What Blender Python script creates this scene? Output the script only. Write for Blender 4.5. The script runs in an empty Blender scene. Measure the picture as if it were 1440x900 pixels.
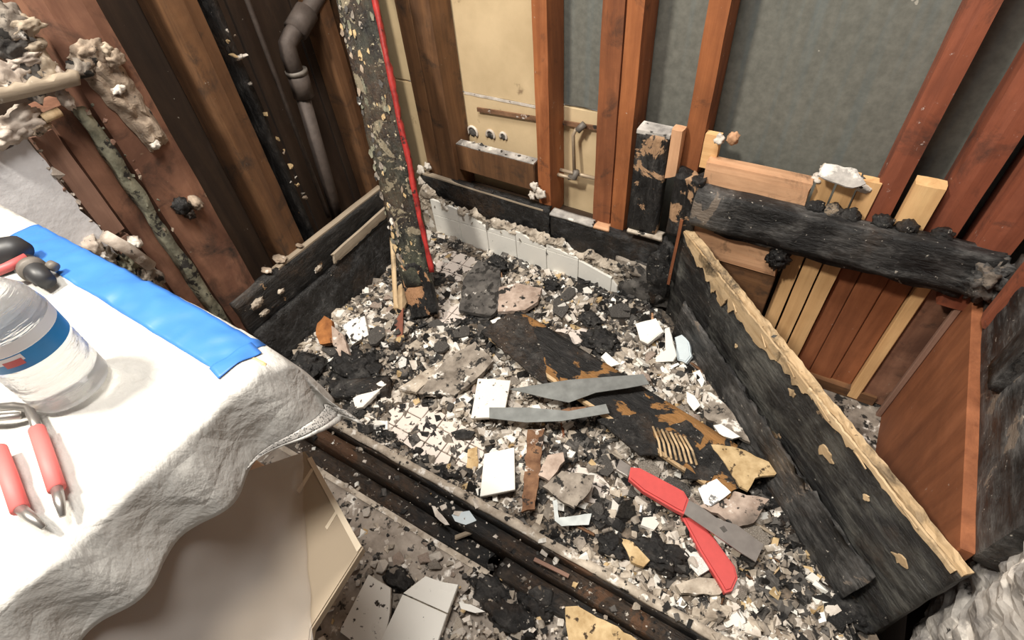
import bpy, bmesh, math, random
from mathutils import Vector, Matrix, noise
from mathutils.geometry import convex_hull_2d

# ------------------------------------------------------------------ camera, world, light, exposure
sc = bpy.context.scene
COL = sc.collection
F_PX = 760.0
CAM = Vector((0.97059, -1.13494, 1.17513))
PITCH, YAW, ROLL = math.radians(46.385), math.radians(35.082), math.radians(-5.831)
FW = Vector((-math.sin(YAW) * math.cos(PITCH), math.cos(YAW) * math.cos(PITCH), -math.sin(PITCH)))
RT0 = Vector((math.cos(YAW), math.sin(YAW), 0)); UP0 = RT0.cross(FW)
RT = math.cos(ROLL) * RT0 + math.sin(ROLL) * UP0
UP = -math.sin(ROLL) * RT0 + math.cos(ROLL) * UP0
cam = bpy.data.cameras.new('camera'); cam.sensor_width = 36.0; cam.lens = F_PX / 1440 * 36
cam.clip_start = 0.02
camo = bpy.data.objects.new('camera', cam); COL.objects.link(camo)
camo.matrix_world = Matrix(((RT.x, UP.x, -FW.x, CAM.x), (RT.y, UP.y, -FW.y, CAM.y), (RT.z, UP.z, -FW.z, CAM.z), (0, 0, 0, 1)))
sc.camera = camo

w = bpy.data.worlds.new('world'); sc.world = w; w.use_nodes = True
w.node_tree.nodes['Background'].inputs[0].default_value = (1.0, 0.95, 0.89, 1)
w.node_tree.nodes['Background'].inputs[1].default_value = 0.19

def area(name, loc, target, size, power, color):
    l = bpy.data.lights.new(name, 'AREA'); l.shape = 'DISK'; l.size = size; l.energy = power; l.color = color
    o = bpy.data.objects.new(name, l); COL.objects.link(o); o.location = loc
    o.rotation_euler = (Vector(target) - Vector(loc)).to_track_quat('-Z', 'Y').to_euler()
    return o
area('work_lamp', (0.04, -1.40, 2.15), (0.7, -0.35, 0.1), 0.2, 35, (1.0, 0.93, 0.82))
area('ceiling_lamp', (0.66, -0.82, 2.50), (0.5, -0.6, 0.1), 0.6, 36, (1.0, 0.95, 0.88))

vs = sc.view_settings
vs.view_transform = 'Standard'; vs.look = 'None'; vs.gamma = 1.0; vs.use_curve_mapping = False
vs.exposure = 0.35

# ------------------------------------------------------------------ helpers
rnd = random.Random(7)
AX = {'x': 0, 'y': 1, 'z': 2}

def at(px, py, ax, v):
    """world point on the plane ax = v seen at a photo position"""
    d = FW + RT * ((px - 720) / F_PX) - UP * ((py - 450) / F_PX)
    k = AX[ax]
    return CAM + d * ((v - CAM[k]) / d[k])

def atp(px, py, p, n):
    d = FW + RT * ((px - 720) / F_PX) - UP * ((py - 450) / F_PX)
    n = Vector(n)
    return CAM + d * ((Vector(p) - CAM).dot(n) / d.dot(n))

def nz(x, y=0.0, z=0.0): return noise.noise(Vector((x, y, z)))

def link(name, me, mats, parent=None, M=None):
    o = bpy.data.objects.new(name, me); COL.objects.link(o)
    if not isinstance(mats, (list, tuple)): mats = [mats]
    if not me.materials:
        for m in mats: me.materials.append(m)
    M = M or Matrix.Identity(4)
    if parent is not None:
        o.parent = parent
        pm = parent.matrix_basis.copy()
        if parent.parent is not None: pm = parent.parent.matrix_basis @ pm
        o.matrix_basis = pm.inverted() @ M
    else:
        o.matrix_basis = M
    return o

def tag(o, label=None, cat=None, group=None, kind=None):
    if label: o['label'] = label
    if cat: o['category'] = cat
    if group: o['group'] = group
    if kind: o['kind'] = kind
    return o

def thing(name, label, cat, loc=(0, 0, 0), group=None, kind=None):
    o = bpy.data.objects.new(name, None); COL.objects.link(o)
    o.empty_display_size = 0.03
    o.matrix_basis = Matrix.Translation(Vector(loc))
    return tag(o, label, cat, group, kind)

def struct(name, loc=(0, 0, 0)):
    return thing(name, None, None, loc, None, 'structure')

def mesh_from(verts, faces, smooth=False, mi=None):
    me = bpy.data.meshes.new('m'); me.from_pydata([tuple(v) for v in verts], [], faces)
    if mi: me.polygons.foreach_set('material_index', mi)
    if smooth: me.polygons.foreach_set('use_smooth', [True] * len(me.polygons))
    me.validate(); me.update()
    return me

def frame(O, ex, ey):
    ex = Vector(ex).normalized(); ey = Vector(ey); ey = (ey - ex * ey.dot(ex)).normalized(); ez = ex.cross(ey)
    O = Vector(O)
    return Matrix(((ex.x, ey.x, ez.x, O.x), (ex.y, ey.y, ez.y, O.y), (ex.z, ey.z, ez.z, O.z), (0, 0, 0, 1)))

def beam_mesh(L, W, T, rough=0.0, seg=0.02, rag0=0.0, ragL=0.0, ragW0=0.0, ragW=0.0, seed=0, freq=22, bev=0.002, bow=0.0):
    if rough == 0 and not (rag0 or ragL or ragW or ragW0 or bow):
        bm = bmesh.new(); bmesh.ops.create_cube(bm, size=1)
        for v in bm.verts: v.co = Vector(((v.co.x + .5) * L, (v.co.y + .5) * W, (v.co.z + .5) * T))
        bmesh.ops.bevel(bm, geom=bm.edges[:], offset=min(bev, .2 * min(L, W, T)), segments=1, affect='EDGES')
        me = bpy.data.meshes.new('m'); bm.to_mesh(me); bm.free(); return me
    nx, ny, nk = [max(1, min(90, round(d / seg))) for d in (L, W, T)]
    V = {}; verts = []; faces = []
    def vid(i, j, k):
        key = (i, j, k)
        if key not in V:
            x, y, z = i / nx * L, j / ny * W, k / nk * T
            q = Vector((x * freq * .45 + seed * 3.7, y * freq + seed, z * freq + seed * 1.3))
            d = noise.noise_vector(q) * rough
            # narrow the corners a little so that edges are worn
            cy, cz = abs(2 * j / ny - 1), abs(2 * k / nk - 1)
            e = max(0, cy + cz - 1.6) * min(W, T) * .12 if rough else 0
            yy = y - math.copysign(e, j / ny - .5); zz = z - math.copysign(e, k / nk - .5)
            xx = x
            if i == nx and ragL: xx -= ragL * (abs(nz(y * 60 + seed, z * 30, seed)) * 1.6 + .3 * rnd.random())
            elif i == nx - 1 and ragL: xx -= ragL * .55 * abs(nz(y * 60 + seed, z * 30, seed)) 
            if i == 0 and rag0: xx += rag0 * (abs(nz(y * 60 + seed + 9, z * 30, seed)) * 1.6 + .3 * rnd.random())
            if j == ny and ragW: yy -= ragW * (abs(nz(x * 35 + seed, z * 20, seed + 3)) * 1.5 + .35 * rnd.random())
            if j == 0 and ragW0: yy += ragW0 * (abs(nz(x * 35 + seed + 5, z * 20, seed + 3)) * 1.5 + .35 * rnd.random())
            if bow: zz += bow * math.sin(math.pi * x / L)
            V[key] = len(verts); verts.append(Vector((xx, yy, zz)) + d)
        return V[key]
    for i in range(nx):
        for j in range(ny):
            faces.append((vid(i, j, 0), vid(i, j + 1, 0), vid(i + 1, j + 1, 0), vid(i + 1, j, 0)))
            faces.append((vid(i, j, nk), vid(i + 1, j, nk), vid(i + 1, j + 1, nk), vid(i, j + 1, nk)))
        for k in range(nk):
            faces.append((vid(i, 0, k), vid(i + 1, 0, k), vid(i + 1, 0, k + 1), vid(i, 0, k + 1)))
            faces.append((vid(i, ny, k), vid(i, ny, k + 1), vid(i + 1, ny, k + 1), vid(i + 1, ny, k)))
    for j in range(ny):
        for k in range(nk):
            faces.append((vid(0, j, k), vid(0, j, k + 1), vid(0, j + 1, k + 1), vid(0, j + 1, k)))
            faces.append((vid(nx, j, k), vid(nx, j + 1, k), vid(nx, j + 1, k + 1), vid(nx, j, k + 1)))
    return mesh_from(verts, faces, rough >= .002)

def beam(name, mats, parent, O, ex, ey, L, W, T, **kw):
    return link(name, beam_mesh(L, W, T, **kw), mats, parent, frame(O, ex, ey))

def wbox(name, mats, parent, x0, x1, y0, y1, z0, z1, grain='z', **kw):
    if grain == 'z': return beam(name, mats, parent, (x0, y0, z0), (0, 0, 1), (1, 0, 0), z1 - z0, x1 - x0, y1 - y0, **kw)
    if grain == 'x': return beam(name, mats, parent, (x0, y0, z0), (1, 0, 0), (0, 1, 0), x1 - x0, y1 - y0, z1 - z0, **kw)
    return beam(name, mats, parent, (x0, y0, z0), (0, 1, 0), (0, 0, 1), y1 - y0, z1 - z0, x1 - x0, **kw)

def slab(name, pts, n, thick, mats, parent=None, jag=0.0, seg=0.012, bev=0.0):
    """extruded outline: pts (world, on the upper face), thickness goes along -n"""
    n = Vector(n).normalized(); pts = [Vector(p) for p in pts]
    c = sum(pts, Vector()) / len(pts)
    ex = (pts[1] - pts[0]).normalized(); M = frame(c, ex, n.cross(ex)); Mi = M.inverted()
    P = []
    for a, b in zip(pts, pts[1:] + pts[:1]):
        k = max(1, int((b - a).length / seg)) if jag else 1
        for i in range(k):
            q = Mi @ a.lerp(b, i / k); q.z = 0
            if jag and i: q += Vector((rnd.uniform(-jag, jag), rnd.uniform(-jag, jag), 0))
            P.append(q)
    area2 = sum(p.x * q.y - q.x * p.y for p, q in zip(P, P[1:] + P[:1]))
    if area2 < 0: P.reverse()
    bm = bmesh.new(); vs_ = [bm.verts.new(p) for p in P]
    f = bm.faces.new(vs_)
    r = bmesh.ops.extrude_face_region(bm, geom=[f])
    for v in [g for g in r['geom'] if isinstance(g, bmesh.types.BMVert)]: v.co.z -= thick
    bm.normal_update()
    bmesh.ops.recalc_face_normals(bm, faces=bm.faces[:])
    if bev:
        ed = [e for e in bm.edges if all(abs(v.co.z) < 1e-6 for v in e.verts)]
        bmesh.ops.bevel(bm, geom=ed, offset=bev, segments=2, affect='EDGES')
    bmesh.ops.triangulate(bm, faces=[g for g in bm.faces if len(g.verts) > 4])
    me = bpy.data.meshes.new('m'); bm.to_mesh(me); bm.free()
    return link(name, me, mats, parent, M)

def slab_px(name, px, z, thick, mats, parent=None, tilt=(0, 0, 1), **kw):
    c = [sum(p[i] for p in px) / len(px) for i in (0, 1)]
    p0 = at(c[0], c[1], 'z', z)
    pts = [atp(x, y, p0, tilt) for x, y in px]
    return slab(name, pts, tilt, thick, mats, parent, **kw)

def tube(name, path, r, mats, parent=None, res=14, cap=True, radii=None):
    path = [Vector(p) for p in path]; n = len(path); verts = []; faces = []
    o = sum(path, Vector()) / n
    up = None
    for i, p in enumerate(path):
        t = (path[min(i + 1, n - 1)] - path[max(i - 1, 0)]).normalized()
        if up is None: up = t.orthogonal().normalized()
        up = (up - t * up.dot(t)).normalized(); s = t.cross(up)
        rr = radii[i] if radii else r
        for k in range(res):
            a = 2 * math.pi * k / res
            verts.append(p - o + (up * math.cos(a) + s * math.sin(a)) * rr)
    for i in range(n - 1):
        for k in range(res):
            a, b = i * res + k, i * res + (k + 1) % res
            faces.append((a, b, b + res, a + res))
    if cap:
        faces.append(tuple(range(res - 1, -1, -1))); faces.append(tuple((n - 1) * res + k for k in range(res)))
    me = mesh_from(verts, faces, True)
    return link(name, me, mats, parent, Matrix.Translation(o))

def chunk_mesh(seed, flat=1.0, n=13, blocky=False):
    r = random.Random(seed); bm = bmesh.new()
    for i in range(n):
        if blocky: v = Vector((r.choice((-1, 1)) * r.uniform(.55, 1), r.choice((-1, 1)) * r.uniform(.5, 1), r.choice((-1, 1)) * r.uniform(.7, 1)))
        else: v = Vector((r.gauss(0, 1), r.gauss(0, 1), r.gauss(0, 1))).normalized() * r.uniform(.8, 1.05)
        bm.verts.new((v.x, v.y, v.z * flat))
    g = bmesh.ops.convex_hull(bm, input=bm.verts[:])
    bmesh.ops.delete(bm, geom=list({e for e in g['geom_interior'] + g['geom_unused'] if isinstance(e, bmesh.types.BMVert)}), context='VERTS')
    bmesh.ops.recalc_face_normals(bm, faces=bm.faces[:])
    me = bpy.data.meshes.new('m'); bm.to_mesh(me); bm.free(); return me

CRUMBS = []
def lump(name, c, s, mats, seed=0, rough=.35, parent=None, sub=3, freq=2.2):
    if sub == 1:
        if not CRUMBS: CRUMBS.extend(chunk_mesh(500 + k, .75, 11, k % 3 == 0) for k in range(14))
        r = random.Random(seed * 13 + int(c[2] * 9999)); me = CRUMBS[r.randrange(14)].copy()
        f = r.choice((.45, .6, .7, .8, 1.0, 1.15))
        M = Matrix.Translation(Vector(c)) @ Matrix.Rotation(r.uniform(0, 6.28), 4, Vector((r.random(), r.random(), r.random() + .1))) @ Matrix.Diagonal((s[0] * f * r.uniform(.6, 1.7), s[1] * f * r.uniform(.5, 1.3), s[2] * f * r.uniform(.4, 1.0), 1))
        return link(name, me, mats, parent, M)
    bm = bmesh.new(); bmesh.ops.create_icosphere(bm, subdivisions=max(sub, 3) + (1 if max(s) > .02 else 0), radius=1)
    for v in bm.verts:
        q = v.co * freq * .75 + Vector((seed * 5.1, seed, 0))
        d = 1 + rough * 1.0 * noise.fractal(q, 1.0, 2.0, 2) + rough * .35 * abs(nz(q.x * 3.1, q.y * 3.1, q.z * 3.1))
        v.co = Vector((v.co.x * s[0] * d, v.co.y * s[1] * d, v.co.z * s[2] * d))
    me = bpy.data.meshes.new('m'); bm.to_mesh(me); bm.free()
    me.polygons.foreach_set('use_smooth', [True] * len(me.polygons))
    return link(name, me, mats, parent, Matrix.Translation(Vector(c)))

def sheet(name, fn, nu, nv, mats, parent=None, thick=0.0, smooth=True, o=None):
    V = [Vector(fn(i / nu, j / nv)) for j in range(nv + 1) for i in range(nu + 1)]
    o = o or sum(V, Vector()) / len(V)
    fc = [(j * (nu + 1) + i, j * (nu + 1) + i + 1, (j + 1) * (nu + 1) + i + 1, (j + 1) * (nu + 1) + i) for j in range(nv) for i in range(nu)]
    me = mesh_from([v - o for v in V], fc, smooth)
    ob = link(name, me, mats, parent, Matrix.Translation(o))
    if thick:
        m = ob.modifiers.new('thickness', 'SOLIDIFY'); m.thickness = thick; m.offset = -1
    return ob

# ------------------------------------------------------------------ materials
class G:
    def __init__(s, name):
        s.m = bpy.data.materials.new(name); s.m.use_nodes = True; s.t = s.m.node_tree
        s.b = s.t.nodes['Principled BSDF']; s.tc = s.t.nodes.new('ShaderNodeTexCoord')
        s.oi = s.t.nodes.new('ShaderNodeObjectInfo')
    def l(s, a, b): s.t.links.new(a, b)
    def vec(s, scale=(1, 1, 1), rand=True):
        mp = s.t.nodes.new('ShaderNodeMapping'); mp.inputs['Scale'].default_value = scale
        s.l(s.tc.outputs['Object'], mp.inputs['Vector'])
        if rand:
            mu = s.t.nodes.new('ShaderNodeMath'); mu.operation = 'MULTIPLY'; mu.inputs[1].default_value = 37.0
            s.l(s.oi.outputs['Random'], mu.inputs[0])
            cb = s.t.nodes.new('ShaderNodeCombineXYZ')
            for k in range(3): s.l(mu.outputs[0], cb.inputs[k])
            s.l(cb.outputs[0], mp.inputs['Location'])
        return mp.outputs[0]
    def noise(s, scale, detail=4, vec=None, rough=.55, dist=0.0):
        n = s.t.nodes.new('ShaderNodeTexNoise'); n.inputs['Scale'].default_value = scale
        n.inputs['Detail'].default_value = detail; n.inputs['Roughness'].default_value = rough; n.inputs['Distortion'].default_value = dist
        s.l(vec if vec is not None else s.vec(), n.inputs['Vector']); return n.outputs['Fac']
    def vor(s, scale, vec=None, feature='F1', out='Distance'):
        n = s.t.nodes.new('ShaderNodeTexVoronoi'); n.feature = feature; n.inputs['Scale'].default_value = scale
        s.l(vec if vec is not None else s.vec(), n.inputs['Vector']); return n.outputs[out]
    def ramp(s, fac, stops, interp='LINEAR'):
        n = s.t.nodes.new('ShaderNodeValToRGB'); n.color_ramp.interpolation = interp
        e = n.color_ramp.elements
        while len(e) < len(stops): e.new(.5)
        for k, (p, c) in enumerate(stops):
            e[k].position = p; e[k].color = (c, c, c, 1) if isinstance(c, (int, float)) else (*c, 1)
        s.l(fac, n.inputs[0]); return n.outputs[0]
    def mix(s, fac, a, b, mode='MIX'):
        n = s.t.nodes.new('ShaderNodeMix'); n.data_type = 'RGBA'; n.blend_type = mode
        for src, k in ((fac, 0), (a, 6), (b, 7)):
            if isinstance(src, (int, float)): n.inputs[k].default_value = src if k == 0 else (src, src, src, 1)
            elif isinstance(src, tuple): n.inputs[k].default_value = (*src, 1)
            else: s.l(src, n.inputs[k])
        return n.outputs[2]
    def math(s, op, a, b):
        n = s.t.nodes.new('ShaderNodeMath'); n.operation = op
        for src, k in ((a, 0), (b, 1)):
            if isinstance(src, (int, float)): n.inputs[k].default_value = src
            else: s.l(src, n.inputs[k])
        return n.outputs[0]
    def bump(s, h, strength=.5, dist=.004):
        n = s.t.nodes.new('ShaderNodeBump'); n.inputs['Strength'].default_value = strength; n.inputs['Distance'].default_value = dist
        s.l(h, n.inputs['Height']); s.l(n.outputs[0], s.b.inputs['Normal'])
    def out(s, col=None, rough=None, **kw):
        for k, v in (('Base Color', col), ('Roughness', rough)):
            if v is None: continue
            if isinstance(v, (int, float)): s.b.inputs[k].default_value = v
            elif isinstance(v, tuple): s.b.inputs[k].default_value = (*v, 1)
            else: s.l(v, s.b.inputs[k])
        for k, v in kw.items(): s.b.inputs[k.replace('_', ' ')].default_value = v
        return s.m

def wood(name, dark, light, grain=34, dirt=0.0, dirtcol=(.55, .5, .42), soot=0.0, rough=.7, var=.25, thr=.62):
    g = G(name)
    gr = g.noise(1.0, 8, g.vec((2.2, grain, grain)), .66, .6)
    c = g.ramp(gr, [(.28, dark), (.70, light)])
    bl = g.noise(6, 6, None, .65, .5)
    c = g.mix(g.ramp(bl, [(.36, 0.0), (.72, min(.95, var * 2.0))]), c, tuple(v * .45 for v in dark))
    hi = g.noise(1.0, 6, g.vec((5, 14, 14)), .65)
    c = g.mix(g.ramp(hi, [(.55, 0.0), (.8, .40)]), c, tuple(min(1, v * 1.25 + .03) for v in light))
    if soot:
        sm = g.ramp(g.noise(9, 8, None, .68, .6), [(thr - .06 - soot * .3, 0.0), (thr + .10 - soot * .3, .92)])
        c = g.mix(sm, c, (.022, .018, .015))
    if dirt:
        dm = g.ramp(g.noise(55, 7, None, .66), [(.71 - dirt * .25, 0.0), (.76 - dirt * .25, .85)])
        c = g.mix(dm, c, dirtcol)
    g.bump(gr, .45, .003)
    return g.out(c, rough)

def char(name, patch=0.0, patchcol=(.42, .26, .13), ash=.35, gloss=.42, ashcol=(.085, .08, .075), pscale=9, speck=.12, speckcol=(.5, .46, .4), grain=True, brown=.3):
    g = G(name)
    n1 = g.noise(1.0, 9, g.vec((16, 55, 55) if grain else (42, 42, 42)), .72, .3)
    n2 = g.noise(9, 7, None, .68, .4)
    n3 = g.noise(5, 6, None, .62, .3)
    n4 = g.noise(120, 4, None, .6)
    c = g.ramp(n1, [(.36, (.004, .004, .0045)), (.55, (.014, .0135, .0135)), (.72, tuple(q * .75 for q in ashcol))])
    am = g.math('MULTIPLY', g.ramp(n2, [(.62 - ash * .28, 0.0), (.78 - ash * .2, 1.0)]), g.ramp(n1, [(.34, .1), (.62, 1.0)]))
    c = g.mix(am, c, g.mix(n4, tuple(q * .45 for q in ashcol), tuple(min(1, q * 1.9) for q in ashcol)))
    if brown:
        bm_ = g.math('MULTIPLY', g.ramp(n3, [(.60 - brown * .2, 0.0), (.74 - brown * .2, .8)]), g.ramp(n4, [(.35, .2), (.65, 1.0)]))
        c = g.mix(bm_, c, (.075, .045, .026))
    if patch:
        pm = g.ramp(g.noise(pscale, 9, None, .66, .5), [(.69 - patch * .3, 0.0), (.705 - patch * .3, 1.0)])
        pc = g.mix(g.noise(1.0, 6, g.vec((14, 70, 70)), .7), tuple(q * .35 for q in patchcol), tuple(min(1, q * 1.5) for q in patchcol))
        c = g.mix(pm, c, pc)
    if speck:
        sm = g.ramp(g.noise(90, 6, None, .64), [(.745 - speck * .3, 0.0), (.775 - speck * .3, 1.0)])
        c = g.mix(sm, c, speckcol)
    h = g.math('ADD', g.math('MULTIPLY', n1, 1.6), g.math('MULTIPLY', n4, .35))
    g.bump(h, .9, .006)
    return g.out(c, g.ramp(n1, [(.3, gloss - .16), (.7, gloss + .3)]))

def stone(name, a, b, spots=.0, spotcol=(.02, .018, .016), scale=30, rough=.9, bump=.6, white=0.0):
    g = G(name)
    n = g.noise(scale, 7, None, .62)
    c = g.ramp(n, [(.34, a), (.66, b)])
    if white:
        c = g.mix(g.ramp(g.noise(scale * .8, 5, None, .6), [(.66 - white * .3, 0.0), (.72 - white * .3, 1.0)]), c, (.78, .74, .68))
    if spots:
        sm = g.ramp(g.noise(scale * 1.3, 5, None, .6), [(.70 - spots * .35, 0.0), (.745 - spots * .35, 1.0)])
        c = g.mix(sm, c, spotcol)
        big = g.ramp(g.noise(scale * .22, 4, None, .6), [(.70 - spots * .28, 0.0), (.84 - spots * .2, .85)])
        c = g.mix(big, c, tuple(q * 1.6 for q in spotcol))
    g.bump(n, bump, .006)
    return g.out(c, rough)

def glaze(name, base, soot=.2, gloss=.22, scale=60):
    g = G(name)
    c = g.mix(g.noise(9, 3), tuple(q * .86 for q in base), base)
    if soot:
        sm = g.ramp(g.noise(scale, 5, None, .6), [(.72 - soot * .3, 0.0), (.755 - soot * .3, 1.0)])
        c = g.mix(sm, c, (.03, .026, .023))
    return g.out(c, g.ramp(g.noise(20, 3), [(.3, gloss), (.8, gloss + .3)]))

def plain(name, col, rough=.5, metal=0.0, var=.15, scale=25, bump=0.0, **kw):
    g = G(name); n = g.noise(scale, 5)
    c = g.mix(n, tuple(q * (1 - var * 2) for q in col), tuple(min(1, q * (1 + var)) for q in col))
    if bump: g.bump(n, bump, .003)
    return g.out(c, rough, Metallic=metal, **kw)

def crumple(name, col):
    g = G(name)
    n = g.noise(17, 5, g.vec((1, 1.4, 1), False), .55, .25)
    v = g.vor(26, None, 'DISTANCE_TO_EDGE')
    h = g.math('ADD', n, g.math('MULTIPLY', g.ramp(v, [(0.0, 0.0), (.25, 1.0)]), .12))
    c = g.mix(g.noise(5, 4), tuple(q * .93 for q in col), col)
    g.bump(h, .75, .013)
    return g.out(c, .62)
M_STUD = wood('stud_wood', (.13, .040, .016), (.34, .118, .044), 30, .10, soot=.12, thr=.66)
M_STUD_OR = wood('orange_stud_wood', (.22, .066, .021), (.47, .168, .056), 30, .14, soot=.12, thr=.68)
M_STUD_RED = wood('reddish_stud_wood', (.16, .042, .021), (.34, .100, .048), 24, .22, (.6, .5, .45), soot=.05)
M_BROWN = wood('old_brown_wood', (.075, .034, .015), (.24, .115, .048), 26, .06, soot=.10)
M_DKBROWN = wood('dark_sheathing_wood', (.022, .012, .007), (.065, .036, .019), 22, .05)
M_REDBRD = wood('faded_red_board', (.15, .062, .038), (.38, .19, .115), 14, .18, (.38, .28, .19), soot=.20, var=.4)
M_PINK = wood('pinkish_lath', (.22, .12, .085), (.36, .21, .15), 30, .15)
M_PALE = wood('pale_new_wood', (.64, .36, .155), (.90, .58, .28), 40, .06, var=.12)
M_PINKW = wood('pink_new_wood', (.55, .29, .155), (.76, .46, .27), 36, .08, soot=.1, thr=.64)
M_REDPLY = wood('red_brown_panel', (.20, .064, .025), (.40, .145, .060), 20, .10, (.5, .38, .3))
M_GREYWOOD = wood('weathered_grey_wood', (.26, .20, .14), (.50, .42, .32), 36, .2, (.75, .70, .62))
M_SPLINT = wood('raw_splinter_wood', (.42, .27, .13), (.76, .58, .36), 44, .22, (.08, .05, .03), soot=.14, var=.25)
M_ORANGECHAR = char('orange_burnt_wood', .62, (.34, .17, .055), .2, .5, pscale=7, speck=.2)
M_CHAR = char('charred_wood', .14, (.42, .26, .14), .45, .45, pscale=8)
M_CHARTAN = char('charred_wood_tan_patches', .52, (.50, .31, .18), .4, .45, pscale=13)
M_CHARGREY = char('ash_grey_charred_wood', .30, (.22, .18, .145), .75, .45, (.13, .125, .12), pscale=9, speck=.28)
M_CHARBOARD = char('charred_board_with_ash', .13, (.50, .34, .2), .62, .38, (.12, .118, .105), pscale=7, speck=.16)
M_LINER = char('tarred_liner', .08, (.35, .25, .17), .4, .38, (.07, .072, .075), speck=.10, grain=False)
M_CURB = char('sooty_curb_board', .30, (.11, .055, .028), .4, .42, (.07, .055, .042), pscale=5, speck=.34, brown=.9)
M_COAL = char('charcoal', .10, (.26, .2, .14), .4, .42, speck=.34, grain=False)
M_POST = char('peeling_charred_post', .36, (.26, .22, .15), .7, .36, (.09, .095, .065), pscale=16, speck=.40, speckcol=(.55, .48, .33), brown=.9)
M_POSTEND = char('burnt_post_end', .62, (.46, .25, .13), .1, .5, pscale=10, speck=.03)
M_TILE = glaze('white_wall_tile', (.88, .865, .81), .06)
M_TILE2 = glaze('sooty_white_tile', (.82, .79, .73), .34)
M_TILE3 = glaze('black_speckled_tile', (.84, .82, .78), .62, scale=40)
M_FTILE = glaze('pinkish_floor_tile', (.74, .66, .60), .50, .4, 45)
M_MORTAR = stone('grey_mortar', (.13, .108, .088), (.36, .315, .265), .42, white=.25)
M_MORTARPALE = stone('pale_mortar', (.25, .205, .16), (.58, .51, .42), .30, white=.3)
M_MORTARPINK = stone('pink_beige_mortar', (.29, .215, .17), (.54, .43, .36), .36, white=.25)
M_MORTARDARK = stone('soot_dark_mortar', (.035, .032, .030), (.13, .12, .11), .45, white=.12)
M_BED = stone('sooty_rubble_bed', (.035, .028, .022), (.23, .18, .135), .5, scale=40, white=.28)
M_BEDWHITE = stone('white_crumbs', (.46, .40, .34), (.76, .71, .64), .22)
M_YELLOW = stone('yellow_mortar', (.36, .24, .11), (.64, .48, .27), .30, (.05, .03, .015))
M_ORANGE = stone('rusty_orange_crumb', (.20, .07, .02), (.42, .17, .05), .2)
M_PLASTER = stone('white_plaster', (.50, .45, .41), (.78, .75, .72), .05, scale=22, bump=.35)
M_PLASTERASH = stone('ash_covered_mortar', (.16, .15, .145), (.55, .52, .48), .22, scale=20, white=.35)
M_DRYWALL = plain('white_wall_paint', (.62, .62, .64), .85, var=.06, scale=90, bump=.25)
M_PAPER_G = stone('greenish_drywall_edge', (.07, .07, .048), (.30, .29, .21), .45, scale=34)
M_TANPLASTER = stone('tan_plaster', (.17, .125, .09), (.44, .35, .265), .22, scale=30, white=.12)
M_WARMPLASTER = stone('dusty_plaster', (.28, .225, .185), (.60, .53, .46), .15, scale=24, white=.2)
M_BEIGE = stone('beige_wall_panel', (.54, .41, .24), (.66, .51, .31), .10, (.30, .21, .12), scale=7, bump=.1)
def greypanel():
    g = G('grey_wall_panel')
    n = g.noise(60, 4, g.vec((1, 1, 1)), .6)
    st = g.noise(1.0, 3, g.vec((1.2, 34, 3)), .5)
    c = g.ramp(n, [(.3, (.112, .113, .097)), (.7, (.165, .165, .142))])
    c = g.mix(g.ramp(st, [(.5, 0.0), (.75, .35)]), c, (.10, .16, .19))
    c = g.mix(g.ramp(g.noise(22, 4, None, .6), [(.72, 0.0), (.74, .8)]), c, (.42, .40, .34))
    g.bump(n, .2, .002)
    return g.out(c, .8)
M_GREYPANEL = greypanel()
M_GALV = plain('galvanized_strip', (.25, .265, .26), .45, .5, .32, 34)
M_STEEL = plain('worn_steel', (.42, .40, .38), .35, .8, .2, 40)
M_REDPAINT = plain('red_painted_grip', (.58, .075, .07), .55, var=.10, scale=60)
M_PINKGRIP = plain('pinkish_red_grip', (.78, .16, .15), .6, var=.06, scale=60)
M_REDEDGE = stone('red_post_edge', (.16, .012, .010), (.46, .035, .03), .25, (.03, .012, .01), scale=30, rough=.5, bump=.3)
M_IRON = plain('rusty_cast_iron', (.085, .065, .055), .7, .2, .3, 45, .5)
M_IRON2 = plain('grey_pipe_collar', (.17, .15, .13), .6, .2, .2, 45, .3)
M_COPPER = plain('dull_copper_pipe', (.48, .38, .27), .5, .35, .25, 40)
M_RUST = stone('rusty_strip', (.10, .045, .022), (.26, .14, .075), .35, (.03, .02, .015), white=.2)
M_CLOTH = crumple('white_paper_cloth', (.53, .518, .488))
M_TAPE = plain('blue_painters_tape', (.05, .20, .62), .42, var=.10, scale=20)
M_CARD = plain('cardboard', (.39, .315, .225), .8, var=.05, scale=14)
M_CARDL = plain('pale_cardboard_fold', (.72, .62, .47), .8, var=.05, scale=14)
def film():
    g = G('translucent_plastic_film')
    g.b.inputs['Alpha'].default_value = .16
    n = g.noise(9, 3, g.vec((1, 1, .3)))
    g.bump(n, .5, .01)
    return g.out((.72, .69, .66), .25)
M_FILM = film()
def meshmat():
    g = G('grey_mesh_strip')
    v = g.vor(420, g.vec((1, 1, 1), False), 'F1')
    c = g.ramp(v, [(.25, (.10, .10, .095)), (.5, (.52, .50, .47))])
    return g.out(c, .7)
M_MESH = meshmat()
def clear():
    g = G('clear_bottle_plastic')
    n = g.noise(30, 3, g.vec((1, 1, 8)))
    g.bump(n, .4, .004)
    g.out((.95, .96, .96), .08, IOR=1.3)
    g.b.inputs['Transmission Weight'].default_value = .75
    return g.m
M_CLEAR = clear()
M_LABEL = plain('blue_bottle_label', (.02, .22, .52), .35, var=.35, scale=12)
M_LABELW = plain('white_label_band', (.72, .73, .74), .4, var=.05)
M_BLACK = plain('black_tool_plastic', (.03, .03, .032), .45, var=.2)
M_REDSTRIPE = plain('red_tool_stripe', (.50, .10, .10), .5, var=.1)
M_GREYFLOOR = stone('grey_outer_floor', (.20, .165, .135), (.40, .35, .30), .30, scale=24, white=.2)
M_FOAM = plain('clear_glue_blob', (.62, .70, .74), .2, var=.1)

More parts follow.
